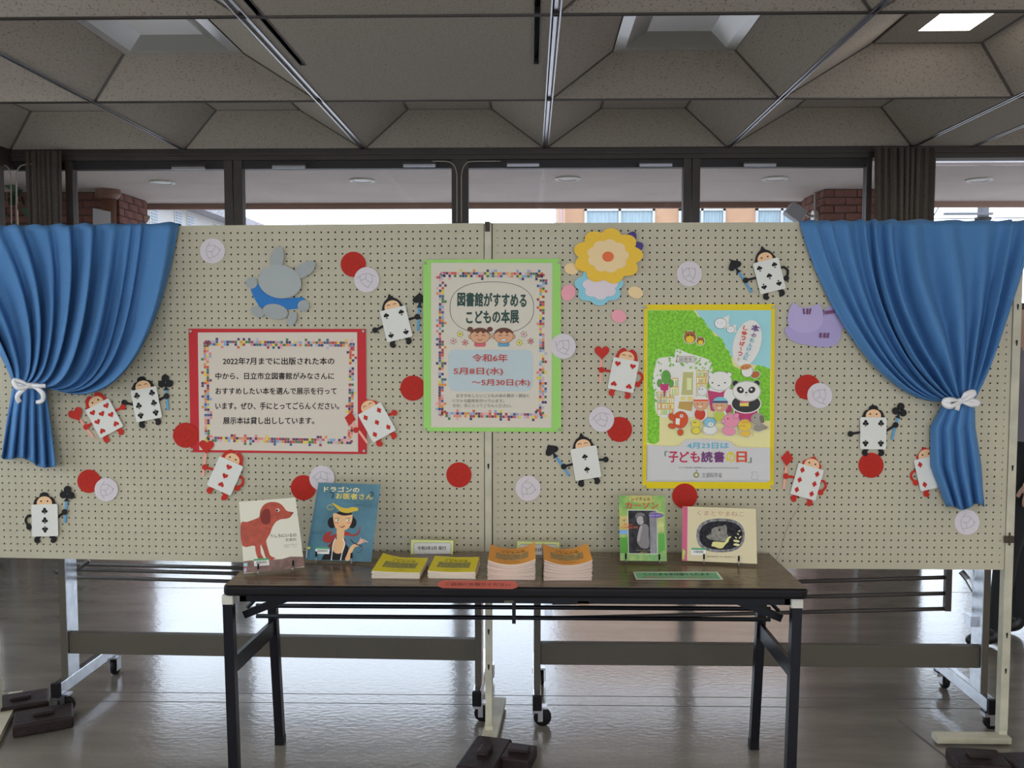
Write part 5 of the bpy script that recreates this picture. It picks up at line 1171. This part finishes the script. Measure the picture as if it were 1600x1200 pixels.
barcode(a, [k1(288, 955), k1(505, 938), k1(510, 1040), k1(300, 1060)], 1); a.poly(K1([(140, 1015), (200, 1010), (200, 1060), (145, 1062)]), (150, 190, 190)); a.poly(K1([(145, 1075), (185, 1072), (188, 1135), (150, 1140)]), (170, 170, 196)); a.poly(K1([(145, 1072), (180, 1070), (182, 1090), (147, 1092)]), (190, 70, 80))
a.build('printed_dog', cv); _o = a.off
a = Art(pl, _o + .0002); a.text('うしろにいるの', *k1(530, 592), *k1(905, 640), (64, 58, 54), .012, rot=-2.5); a.text('だあれ', *k1(750, 655), *k1(905, 695), (64, 58, 54), .012, rot=-2.5); a.text('accototo ふくだとしお', *k1(730, 738), *k1(910, 758), (80, 76, 70), 0, rot=-2.5); a.text('あきこ・さく', *k1(735, 770), *k1(910, 785), (90, 86, 80), 0, rot=-2.5); a.build('lettering', cv)
bookstand(pl, back, [(403.5, 881, 900), (458, 875.5, 896)], 'wire book stand with black tips under the red dog book')
# teal book with a woman
Q2 = [(497.8, 753.8), (594.8, 757), (580, 878), (476.8, 874.5)]
TEAL = mat('painted_teal_cover', tuple(lin(c) / LIGHT for c in (70, 108, 122)), .25, noise=.14, scale=14)
t, cv, pl, up, back = book('picture_book', Q2, 'tall teal picture book with a dark-haired woman on the cover', TEAL, ang=R(14))
def k2(x, y): return (475 + x / 8.569, 745 + y / 8.571)
K2 = lambda L: [k2(*p) for p in L]
a = Art(pl, .0001); SK2 = (204, 160, 112); BL = (22, 20, 22); RS = (146, 48, 42)
a.poly(K2([(195, 78), (215, 78), (60, 1108), (18, 1108)]), (60, 96, 112))
a.poly(K2(smooth_pts([(375, 725), (300, 750), (258, 800), (258, 860), (310, 885), (370, 870), (430, 800), (440, 760), (350, 790)], 4)), RS)
a.poly(K2(smooth_pts([(540, 735), (590, 740), (650, 775), (710, 755), (738, 710), (742, 665), (756, 665), (752, 720), (725, 775), (655, 800), (600, 785), (540, 790)], 3)), RS)
a.poly(K2(smooth_pts([(310, 930), (345, 900), (420, 820), (540, 820), (560, 900), (500, 1000), (400, 1000), (320, 930)], 3)), (110, 42, 42))
a.poly(K2([(232, 1112), (260, 1050), (350, 1000), (380, 880), (420, 870), (540, 870), (600, 950), (560, 1118)]), BL)
a.poly(K2(smooth_pts([(395, 860), (440, 830), (440, 700), (535, 700), (535, 830), (550, 900), (520, 1000), (455, 1030), (390, 990)], 3)), SK2)
for cx_ in (375, 645): a.poly(K2(ell(cx_, 615, 58, 75, n=20)), BL, lay=cx_ < 400)
a.poly(K2(ell(522, 545, 145, 75, n=26)), BL)
a.poly(K2(smooth_pts([(390, 500), (440, 490), (522, 515), (610, 500), (650, 500), (640, 600), (600, 680), (545, 715), (490, 718), (430, 690), (400, 620)], 4)), SK2)
a.poly(K2(smooth_pts([(440, 492), (460, 470), (522, 462), (610, 470), (650, 500), (590, 515), (520, 518)], 3)), BL)
for x in (440, 598): a.poly(K2(ell(x, 614, 30, 20, n=14)), (206, 130, 104), lay=x < 500)
for x in (447, 595): a.poly(K2(ell(x, 582, 30, 17, n=14)), (205, 200, 185), lay=x < 500)
for x in (455, 600): a.poly(K2(ell(x, 580, 13, 14, n=12)), (96, 120, 80), lay=x < 500)
for x in (446, 592): a.stroke(K2([(x - 34, 560), (x, 550), (x + 34, 556)]), .6, (60, 40, 34), lay=x < 500)
a.stroke(K2([(498, 645), (515, 652), (535, 643)]), .6, (150, 90, 66)); a.poly(K2(smooth_pts([(450, 650), (490, 668), (520, 666), (555, 650), (535, 675), (500, 682)], 3)), (160, 52, 48))
a.poly(K2(smooth_pts([(375, 350), (420, 365), (500, 408), (580, 420), (640, 408), (720, 415), (720, 452), (660, 465), (590, 485), (500, 470), (440, 420)], 4)), (186, 158, 46)); a.stroke(K2(ell(352, 408, 42, 34, a0=20, a1=330, n=18)), 1.0, (160, 150, 80))
for sx in (0, 1):
    P = smooth_pts([(420, 830), (390, 900), (378, 1000), (366, 1112)] if not sx else [(520, 832), (545, 900), (515, 1000), (490, 1112)], 8, False)
    for i, p in enumerate(P): a.poly(K2(ell(p[0], p[1], 8, 7, n=8)), (220, 216, 205), lay=(i == 0 and sx == 0))
a.poly(K2(smooth_pts([(550, 1116), (575, 1040), (615, 950), (660, 905), (720, 900), (740, 925), (680, 945), (650, 1000), (620, 1060), (610, 1118)], 3)), SK2)
for k in range(5): a.stroke(K2([(700, 912), (745 + k * 22, 860 - 22 * math.sin(k * .8)), (760 + k * 24, 815 + k * 16)]), 1.3, (206, 166, 140), lay=k == 0)
a.stroke(K2([(622, 840), (670, 890), (730, 915), (780, 938)]), 1.5, (40, 40, 50)); a.stroke(K2([(780, 960), (765, 1000), (725, 1015), (700, 1005)]), .8, (40, 50, 60))
a.stroke(K2([(345, 205), (385, 215), (392, 250), (375, 290)]), 2.2, (36, 52, 66)); a.stroke(K2([(885, 210), (915, 205), (925, 240), (910, 260)]), 1.8, (36, 52, 66))
barcode(a, [k2(155, 942), k2(342, 946), k2(335, 1040), k2(150, 1030)], 2); a.poly(K2([(45, 935), (85, 938), (80, 970), (42, 968)]), (196, 186, 100)); a.poly(K2([(32, 980), (50, 980), (40, 1085), (22, 1085)]), (150, 160, 180))
a.build('printed_portrait', cv); _o = a.off
a = Art(pl, _o + .0002); a.text('ドラゴンの', *k2(268, 132), *k2(742, 205), (206, 198, 150), .03, rot=1.5); a.text('お医者さん', *k2(425, 222), *k2(922, 302), (196, 180, 84), .03, rot=1.5)
a.text('ジョーン・プロクター', *k2(575, 332), *k2(905, 348), (34, 66, 88), 0, rot=1.5); a.text('は虫類を愛した女性', *k2(660, 372), *k2(912, 388), (34, 66, 88), 0, rot=1.5)
a.text('フェリシタ・サラ 絵', *k2(115, 722), *k2(290, 738), (26, 44, 58), 0, rot=1.5); a.text('前沢明枝 訳', *k2(112, 746), *k2(230, 762), (26, 44, 58), 0, rot=1.5); a.build('lettering', cv)
bookstand(pl, back, [(494, 861.5, 882), (549, 864, 885)], 'wire book stand with black tips under the teal book')
# green book with a grey photograph
Q3 = [(966.6, 774.5), (1039.5, 774.5), (1042, 877), (969, 876)]
GRN = mat('meadow_print', tuple(lin(c) / LIGHT for c in (134, 160, 62)), .28, noise=.3, scale=38, col2=tuple(lin(c) / LIGHT for c in (84, 140, 56)), detail=5)
t, cv, pl, up, back = book('picture_book', Q3, 'small green book with a black and white photograph on the cover', GRN, th=.016)
def k3(x, y): return (960 + x / 9.6, 765 + y / 9.6)
K3 = lambda L: [k3(*p) for p in L]
a = Art(pl, .0001)
a.poly(K3([(250, 92), (560, 92), (600, 170), (500, 200), (300, 190), (220, 150)]), (176, 166, 96)); a.poly(K3([(80, 390), (200, 400), (200, 600), (75, 600)]), (182, 162, 92)); a.poly(K3([(655, 330), (760, 340), (762, 620), (655, 640)]), mat('meadow_print_pale', tuple(lin(c) / LIGHT for c in (166, 168, 92)), .3, noise=.2, scale=40))
a.poly(K3([(75, 605), (200, 612), (200, 665), (80, 672)]), (110, 150, 196)); a.poly(K3([(80, 720), (205, 715), (205, 960), (85, 950)]), (76, 142, 50)); a.poly(K3([(655, 660), (762, 660), (765, 900), (655, 960)]), (84, 150, 60))
a.poly(K3([(722, 90), (745, 90), (785, 1068), (765, 1068)]), (120, 160, 90))
a.poly(K3([(198, 303), (640, 308), (652, 968), (208, 962)]), (206, 204, 196)); PH = mat('grey_photo_dark', (.028, .026, .028), .45, noise=.6, scale=60, spec=.2)
a.poly(K3([(206, 312), (634, 316), (644, 960), (216, 955)]), PH); a.poly(K3([(525, 345), (634, 316), (644, 960), (540, 958)]), mat('grey_photo_bark', (.21, .20, .21), .3, noise=.2, scale=50, stretch=(3, 1, .6)))
a.poly(K3(smooth_pts([(390, 545), (460, 515), (510, 560), (515, 700), (525, 800), (500, 880), (400, 870), (340, 780), (350, 680)], 4)), (116, 112, 112)); a.poly(K3(smooth_pts([(385, 545), (420, 560), (400, 650), (375, 770), (345, 760), (350, 680)], 3)), (146, 142, 142))
a.poly(K3(ell(398, 420, 82, 72, n=20)), (84, 78, 80)); a.poly(K3(ell(388, 462, 54, 66, -8, 18)), (158, 154, 152)); a.poly(K3(smooth_pts([(310, 400), (350, 350), (430, 350), (470, 400), (440, 400), (380, 390), (330, 420)], 3)), (104, 98, 100)); a.poly(K3(ell(460, 440, 30, 60, n=14)), (56, 52, 54))
for x in (365, 400): a.poly(K3(ell(x, 455, 7, 5, n=8)), (60, 56, 58), lay=x < 380)
a.stroke(K3([(362, 500), (380, 505), (396, 498)]), .5, (80, 70, 72))
a.poly(K3(ell(625, 388, 112, 40, n=24)), (104, 84, 146))
a.poly(K3([(120, 455), (175, 445), (150, 470), (165, 490)]), (90, 110, 130))
a.build('printed_photograph', cv); _o = a.off
a = Art(pl, _o + .0002); a.text('レイチェル・', *k3(258, 115), *k3(580, 170), (58, 64, 34), .015); a.text('カーソン', *k3(165, 190), *k3(660, 285), (196, 62, 36), .035); a.text('Rachel', *k3(145, 508), *k3(270, 535), (196, 90, 50), .01); a.text('CARSON', *k3(100, 548), *k3(345, 585), (196, 90, 50), .01)
a.text('沈黙の春・環境の本', *k3(520, 378), *k3(705, 398), (190, 176, 206), 0); a.text('キャスリン・カドリンスキー 著', *k3(330, 903), *k3(555, 918), (190, 188, 186), 0); a.text('上遠恵子 訳', *k3(375, 932), *k3(490, 946), (196, 190, 60), 0); a.build('lettering', cv)
bookstand(pl, back, [(978, 865, 884), (1030.5, 866, 884)], 'wire book stand with black tips under the green book')
# cream book with a bear
Q4 = [(1066.3, 791), (1180.8, 795.2), (1183, 881), (1065.6, 876)]
CRM = PC(190, 178, 140, .3)
t, cv, pl, up, back = book('picture_book', Q4, 'cream landscape picture book with pink spine and a dark oval drawing', CRM)
def k4(x, y): return (1055 + x / 11.43, 785 + y / 11.43)
K4 = lambda L: [k4(*p) for p in L]
a = Art(pl, .0001)
a.poly(K4([(130, 70), (222, 75), (212, 1042), (118, 1040)]), (186, 84, 116)); a.poly(K4([(135, 820), (165, 860), (185, 870), (155, 1020), (125, 1010)]), (150, 190, 70))
OV = mat('charcoal_hatching', (.20, .19, .19), .5, noise=.55, scale=90, detail=4)
sup = lambda cx_, cy_, rx, ry, p=.8: [(cx_ + rx * abs(math.cos(x)) ** p * (1 if math.cos(x) >= 0 else -1), cy_ + ry * abs(math.sin(x)) ** p * (1 if math.sin(x) >= 0 else -1)) for x in [2 * PI * k / 44 for k in range(44)]]
a.poly(K4(sup(810, 590, 432, 302)), OV); a.poly(K4(sup(815, 590, 385, 255)), mat('charcoal_drawing', (.02, .019, .024), .5, noise=.6, scale=110, detail=4, spec=.15))
a.poly(K4(smooth_pts([(555, 605), (640, 545), (660, 470), (760, 430), (850, 420), (890, 400), (920, 430), (925, 560), (950, 600), (900, 690), (760, 690), (640, 665), (590, 650)], 4)), mat('charcoal_bear', (.20, .19, .15), .4, noise=.35, scale=90))
a.poly(K4(ell(790, 490, 22, 28, 20, 12)), (52, 50, 52)); a.poly(K4(ell(650, 560, 12, 9, n=8)), (52, 50, 52))
a.poly(K4(smooth_pts([(665, 720), (700, 700), (850, 710), (890, 700), (930, 640), (970, 605), (1000, 615), (960, 660), (950, 700), (890, 760), (850, 812), (780, 820), (700, 790), (650, 780)], 3)), (196, 188, 120))
for x, y, r_, s_ in ((1095, 690, 10, 60), (1160, 625, -45, 32), (1095, 755, 5, 58), (1145, 510, -30, 26), (1120, 565, 40, 24), (1085, 630, 40, 24)): a.poly(K4(ell(x, y, s_, s_ * .38, r_, 12)), (196, 190, 130), lay=x == 1095 and y == 690)
barcode(a, [k4(288, 812), k4(540, 818), k4(536, 940), k4(290, 935)], 3)
a.build('printed_drawing', cv); _o = a.off
a = Art(pl, _o + .0002); a.text('くまとやまねこ', *k4(395, 155), *k4(1225, 242), (170, 130, 100), 0, rot=1.5); a.text('湯本香樹実 ぶん 酒井駒子 え', *k4(565, 958), *k4(1085, 985), (120, 108, 90), 0, rot=1.5); a.build('lettering', cv)
bookstand(pl, back, [(1100, 865.5, 884), (1154.5, 868.5, 888)], 'wire book stand with black tips under the cream bear book')

# ================================================================== BOOKLET STACKS
ORD = ['topmost', 'second from the top', 'third from the top', 'fourth from the top', 'fifth from the top', 'sixth from the top', 'sixth from the bottom', 'fifth from the bottom', 'fourth from the bottom', 'third from the bottom', 'second from the bottom', 'bottommost']
YEL = PC(200, 184, 20, .45); ORG = PC(214, 138, 40, .45); PAGE = PC(192, 180, 160, .7); PAGEP = PC(190, 168, 154, .7); PAGEQ = PC(188, 170, 154, .7)
class Surf:
    def __init__(s, f): s.f = f; s.n = Vector((0, 0, 1))
    def at(s, u, v, off=0): return s.f(u, v) + Vector((0, 0, off))
def bk_mesh(f, th, nu=14, nv=6):
    V = []; F = []
    for z in (0, th):
        for j in range(nv + 1):
            for i in range(nu + 1): p = f(i / nu, j / nv); V.append((p.x, p.y, p.z + z))
    n = (nu + 1) * (nv + 1); I = lambda i, j: j * (nu + 1) + i
    for j in range(nv):
        for i in range(nu): F.append((I(i, j), I(i, j + 1), I(i + 1, j + 1), I(i + 1, j))); F.append((n + I(i, j), n + I(i + 1, j), n + I(i + 1, j + 1), n + I(i, j + 1)))
    for i in range(nu): F.append((I(i, 0), I(i + 1, 0), n + I(i + 1, 0), n + I(i, 0))); F.append((I(i + 1, nv), I(i, nv), n + I(i, nv), n + I(i + 1, nv)))
    for j in range(nv): F.append((I(0, j + 1), I(0, j), n + I(0, j), n + I(0, j + 1))); F.append((I(nu, j), I(nu, j + 1), n + I(nu, j + 1), n + I(nu, j)))
    return V, F
def stack(fl_, fr_, bkdir, n, th, curve, cover, pages, colname, where, seed):
    """fl_, fr_ front corners on the table; v runs front to back"""
    rnd = random.Random(seed); A = fl_; U = fr_ - fl_
    for i in range(n):
        jx, jy, jr = rnd.uniform(-.0015, .0015), rnd.uniform(-.002, .002), rnd.uniform(-.006, .006)
        def f(u, v, i=i, jx=jx, jy=jy, jr=jr):
            p = A + U * u + bkdir * v; k = i / max(1, n - 1)
            return Vector((p.x + jx - jr * v * .2, p.y + jy + jr * u * .15, TZ + .0006 + i * (th + .0002) + curve(u, v) * k))
        V, F = bk_mesh(f, th); top = i == n - 1
        grp = colname + ' booklets in the ' + where
        if top:
            c = f(.5, .5)
            t = empty('booklet', (c.x, c.y, c.z), 'top booklet with ' + colname + ' cover, ' + where, 'booklet', grp)
            mk('pages', V, F, pages[i % len(pages)], t, False)
            g_ = lambda u, v: f(u, v) + Vector((0, 0, th + .0003)); Vc, Fc = bk_mesh(g_, .0004); cv = mk('cover', Vc, Fc, cover, t)
            s_ = Surf(lambda u, v: f(u, v) + Vector((0, 0, th + .0007))); a = Art(s_, .0001, .00012); DK = (88, 78, 30)
            PB = mat('line_drawing_print_' + colname, (.30, .27, .07) if colname == 'yellow' else (.42, .26, .09), .6, noise=.6, scale=160, detail=5)
            a.lay()
            for i_ in range(12):
                for j_ in range(2):
                    u0 = .15 + .70 * i_ / 12; u1 = .15 + .70 * (i_ + 1) / 12; v0 = .26 + .18 * j_; v1 = v0 + .18; a.poly([(u0, v0), (u1, v0), (u1, v1), (u0, v1)], PB, lay=False)
            L = [(.08 + .84 * k / 12, .80) for k in range(13)]
            for (u0, v0, u1, v1) in ((.22, .88, .24, .93), (.80, .88, .80, .93)): a.stroke([(u0, v0), (u1, v1)], .008, DK, lay=False)
            def ftext(body, u0, v0, u1, v1, bold):
                a.lay(); TV, TF = bold_geo(body, bold); xs = [p[0] for p in TV]; ys = [p[1] for p in TV]; ax, bx, ay, by = min(xs), max(xs), min(ys), max(ys)
                a.mb.add([s_.at(u0 + (x - ax) / (bx - ax) * (u1 - u0), v0 + (y - ay) / (by - ay) * (v1 - v0), a.off + k_ * .00004) for x, y, k_ in TV], TF, PC(50, 44, 30))
            ftext('図書館がすすめる', .28, .80, .76, .85, 0); ftext('こどもの本', .26, .67, .78, .76, .02); ftext('日立市立図書館', .33, .12, .66, .155, 0)
            a.build('printed_title', cv)
        else:
            o = mk('booklet', V, F, pages[i % len(pages)]); tag(o, 'pale-edged booklet, ' + ORD[n - 1 - i] + ' in the ' + where, 'booklet', grp)
fl_ = PZ(581, 904, TZ); fr_ = PZ(656, 905, TZ); b_ = PZ(669, 871.5, .722); b_.z = TZ
stack(fl_, fr_, b_ - fr_, 5, .0040, lambda u, v: .011 * max(0, (1 - u * 2.2)) ** 1.5 * v + .004 * (1 - u) ** 3, YEL, [PAGE, PAGE], 'yellow', 'left yellow stack', 1)
fl_ = PZ(668.5, 904, TZ); fr_ = PZ(742.5, 905, TZ); b_ = PZ(749.4, 871, .722); b_.z = TZ
stack(fl_, fr_, b_ - fr_, 5, .0040, lambda u, v: .004 * max(0, (1 - u * 2)) ** 1.5 + .002 * u ** 4, YEL, [PAGE, PAGE], 'yellow', 'right yellow stack', 2)
fl_ = PZ(762, 906, TZ); fr_ = PZ(836.5, 906.5, TZ); d_ = Vector((0, .205, 0))
stack(fl_, fr_, d_, 12, .0038, lambda u, v: (.034 * (u - .47) ** 2 * 4 * .5) * (1 + .25 * v * u), ORG, [PAGEP, PAGEQ, PAGEP, PAGE], 'orange', 'left orange stack', 3)
fl_ = PZ(850, 907, TZ); fr_ = PZ(925, 907, TZ)
stack(fl_, fr_, d_ + Vector((-.004, 0, 0)), 12, .0038, lambda u, v: (.034 * (u - .5) ** 2 * 4 * .5) * (1 + .2 * v), ORG, [PAGEQ, PAGEP, PAGEQ, PAGEP], 'orange', 'right orange stack', 4)

# ================================================================== TABLE SIGNS
def tent(q4, label, txt, tr_):
    pl = Plane((0, 3.088, TZ), (0, -1, .10)); t = empty('tent_sign', pl.at((q4[0][0] + q4[1][0]) / 2, q4[2][1], 0), label, 'sign')
    z = [pl.at(*q4[0]), pl.at(*q4[1]), pl.at(*q4[2]), pl.at(*q4[3])]
    for k_ in (2, 3):
        tp = z[3 - k_]; d_ = z[k_] - tp; z[k_] = tp + d_ * ((TZ + .0004 - tp.z) / d_.z)
    def slab(nm, P): 
        V = P + [p + Vector((0, .0008, 0)) for p in P]
        return mk(nm, V, [(0, 1, 2, 3), (7, 6, 5, 4), (0, 4, 5, 1), (1, 5, 6, 2), (2, 6, 7, 3), (3, 7, 4, 0)], PC(196, 204, 130, .6), t)
    fr2 = slab('front_flap', z); slab('back_flap', [z[0], z[1], Vector((z[1].x, z[1].y + .035, TZ + .0004)), Vector((z[0].x, z[0].y + .035, TZ + .0004))])
    a = Art(pl, .0004); x0, y0, x1 = q4[0][0] + 4, q4[0][1] + 5, q4[1][0] - 4; y1 = y0 + 17.5; r_ = 2
    rr = [(x0 + r_, y0), (x1 - r_, y0), (x1, y0 + r_), (x1, y1 - r_), (x1 - r_, y1), (x0 + r_, y1), (x0, y1 - r_), (x0, y0 + r_)]
    a.poly(rr, (190, 190, 184)); a.stroke(rr, .5, (90, 96, 140), closed=True)
    a.text(txt, *tr_, (36, 36, 40), .03); a.build('printed_date', fr2)
tent([(642.5, 843.2), (708.5, 844.5), (707.5, 871), (641.5, 871)], 'small yellow-green card with a printed date behind the yellow booklets', '令和3年3月 発行', (652, 853.3, 697, 859.5))
tent([(808, 845.7), (874, 847.2), (873.5, 873), (807.5, 873)], 'small yellow-green card mostly hidden behind the orange booklets', '令和3年3月 発行', (818, 856, 863, 862))
ph = Plane((0, 0, TZ), (0, 0, 1))
def table_label(name, pts, m, label, art):
    V, F = sheet_prism(ph, pts, .0003, .0008); o = mk(name, V, [f[::1] for f in F], m); tag(o, label, 'sign'); a = Art(ph, .0012); art(a); a.build('lettering', o)
def skewtext(a, body, P, col, bold):
    a.lay(); TV, TF = bold_geo(body, bold); xs = [p[0] for p in TV]; ys = [p[1] for p in TV]; ax, bx, ay, by = min(xs), max(xs), min(ys), max(ys); tl, tr, br, bl = P; out = []
    for x, y, k_ in TV:
        u = (x - ax) / (bx - ax); v = (by - y) / (by - ay)
        out.append(a.pl.at(tl[0] * (1 - u) * (1 - v) + tr[0] * u * (1 - v) + br[0] * u * v + bl[0] * (1 - u) * v, tl[1] * (1 - u) * (1 - v) + tr[1] * u * (1 - v) + br[1] * u * v + bl[1] * (1 - u) * v, a.off + k_ * .00004))
    a.mb.add(out, TF, PC(*col))
pill = [(692, 919), (686, 917), (683.5, 913.5), (686, 909), (694, 906.5), (797, 907.5), (806, 909), (810, 913), (808, 918), (800, 920.5)]
table_label('floor_label' if False else 'table_sign', pill, PC(196, 88, 76, .5), 'rounded red paper sign lying on the table before the booklets', lambda a: skewtext(a, 'ご自由にお取りください', [(697, 910), (797, 911), (798, 916), (695, 915)], (60, 40, 40), .01))
def gl(a):
    a.poly([(992, 894.6), (1118.5, 894.4), (1126, 904.6), (996, 904)], (104, 166, 124)); skewtext(a, 'ここにある本は借りられます', [(1004, 895.3), (1108, 895.3), (1110, 899.2), (1006, 899.2)], (30, 40, 34), .035); skewtext(a, '貸出希望の方はカウンターへお持ちください', [(1004, 900.2), (1111, 900.2), (1114, 903.6), (1006, 903.6)], (180, 70, 90), .0)
table_label('table_sign', [(989, 893.5), (1121, 893.3), (1130.5, 906), (994, 905.5)], PC(196, 200, 190, .35), 'green and white paper sign lying on the table by the books', gl)

# ================================================================== PERSON behind the right board
def person(px_, py_):
    V = []; E = []; Rr = []
    def v(x, y, z, r): V.append((px_ + x, py_ + y, z)); Rr.append(r); return len(V) - 1
    def chain(a, *pts):
        for p in pts: b = v(*p); E.append((a, b)); a = b
        return a
    pel = v(0, 0, .88, (.125, .15)); ch = chain(pel, (0, 0, 1.02, (.105, .135)), (-.01, 0, 1.18, (.12, .165)), (-.005, 0, 1.30, (.10, .16))); nk = chain(ch, (-.015, 0, 1.385, (.05, .05)), (-.03, 0, 1.44, (.055, .055)))
    chain(nk, (-.035, 0, 1.50, (.08, .068)), (-.03, 0, 1.57, (.085, .07)), (-.025, 0, 1.62, (.05, .045)))
    for s_, fx_ in ((-1, -.14), (1, .06)):
        chain(pel, (fx_ * .25, s_ * .08, .80, (.09, .085)), (fx_ * .7, s_ * .085, .46, (.058, .055)), (fx_, s_ * .09, .12, (.042, .04)), (fx_ - .0, s_ * .09, .05, (.042, .036)), (fx_ - .09, s_ * .095, .036, (.034, .04)), (fx_ - .15, s_ * .10, .03, (.025, .034)))
        hd_ = chain(ch, (0, s_ * .17, 1.30, (.055, .05)), (.02, s_ * .21, 1.05, (.042, .04)), (-.05, s_ * .20, .84, (.03, .028)), (-.07, s_ * .20, .77, (.02, .035)))
        for k in range(4): chain(hd_, (-.095 + k * .018, s_ * .205, .715, .009), (-.09 + k * .018, s_ * .195, .675 + abs(k - 1.5) * .006, .008))
        chain(hd_, (-.105, s_ * .19, .755, .010), (-.115, s_ * .185, .725, .009))
    me = bpy.data.meshes.new('person'); me.from_pydata(V, E, []); o = bpy.data.objects.new('person', me); COL.objects.link(o)
    md = o.modifiers.new('skin', 'SKIN'); md.use_smooth_shade = True; sv = me.skin_vertices[0].data
    for i, r_ in enumerate(Rr): sv[i].radius = r_ if isinstance(r_, tuple) else (r_, r_)
    sv[0].use_root = True
    sb = o.modifiers.new('sub', 'SUBSURF'); sb.levels = 2; sb.render_levels = 2
    bpy.context.view_layer.update(); m2 = bpy.data.meshes.new_from_object(o.evaluated_get(bpy.context.evaluated_depsgraph_get())); bpy.data.objects.remove(o)
    for mm in (mat('black_trousers', (.012, .012, .014), .8), mat('grey_mauve_top', (.20, .18, .21), .85), mat('person_skin', (.45, .28, .20), .55), mat('black_shoes', (.01, .01, .01), .4), mat('dark_hair', (.02, .015, .012), .6)): m2.materials.append(mm)
    for p in m2.polygons:
        c = p.center; x, y, z = c.x - px_, c.y - py_, c.z
        if z > 1.40: mi = 4 if (z > 1.585 or x > .0) else 2
        elif z < .085: mi = 3
        elif abs(y) > .155 and z < .80 and x < .05: mi = 2
        elif z > .98 or abs(y) > .16: mi = 1
        else: mi = 0
        p.material_index = mi; p.use_smooth = True
    zmin = min(v_.co.z for v_ in m2.vertices)
    off = Vector((px_, py_, 0))
    for v_ in m2.vertices: v_.co = v_.co - off - Vector((0, 0, zmin))
    o = bpy.data.objects.new('person', m2); COL.objects.link(o); o.location = off; WL[o.name] = off.copy()
    tag(o, 'person in black trousers and dark shoes standing behind the right pegboard, mostly hidden', 'person')
    fx0 = px_ - .03; zf = 1.555 - zmin
    mb = MB()
    for s_ in (-1, 1): mb.lathe((fx0 - .082, py_ + s_ * .028, zf), [(.002, -.012), (.011, -.006), (.013, 0), (.011, .006), (.002, .012)], 10)
    mb.build('eyes', mat('eye_dark', (.02, .02, .02), .3), o, True)
    MB().tube([(fx0 - .080, py_, zf - .01), (fx0 - .105, py_, zf - .045), (fx0 - .08, py_, zf - .05)], [.008, .013, .008], 8).build('nose', mat('person_skin', (0, 0, 0)), o, True)
    MB().tube([(fx0 - .078, py_ - .025, zf - .075), (fx0 - .088, py_, zf - .077), (fx0 - .078, py_ + .025, zf - .075)], .005, 6).build('mouth', mat('lip', (.35, .13, .11), .5), o, True)
person(2.335, 4.28)
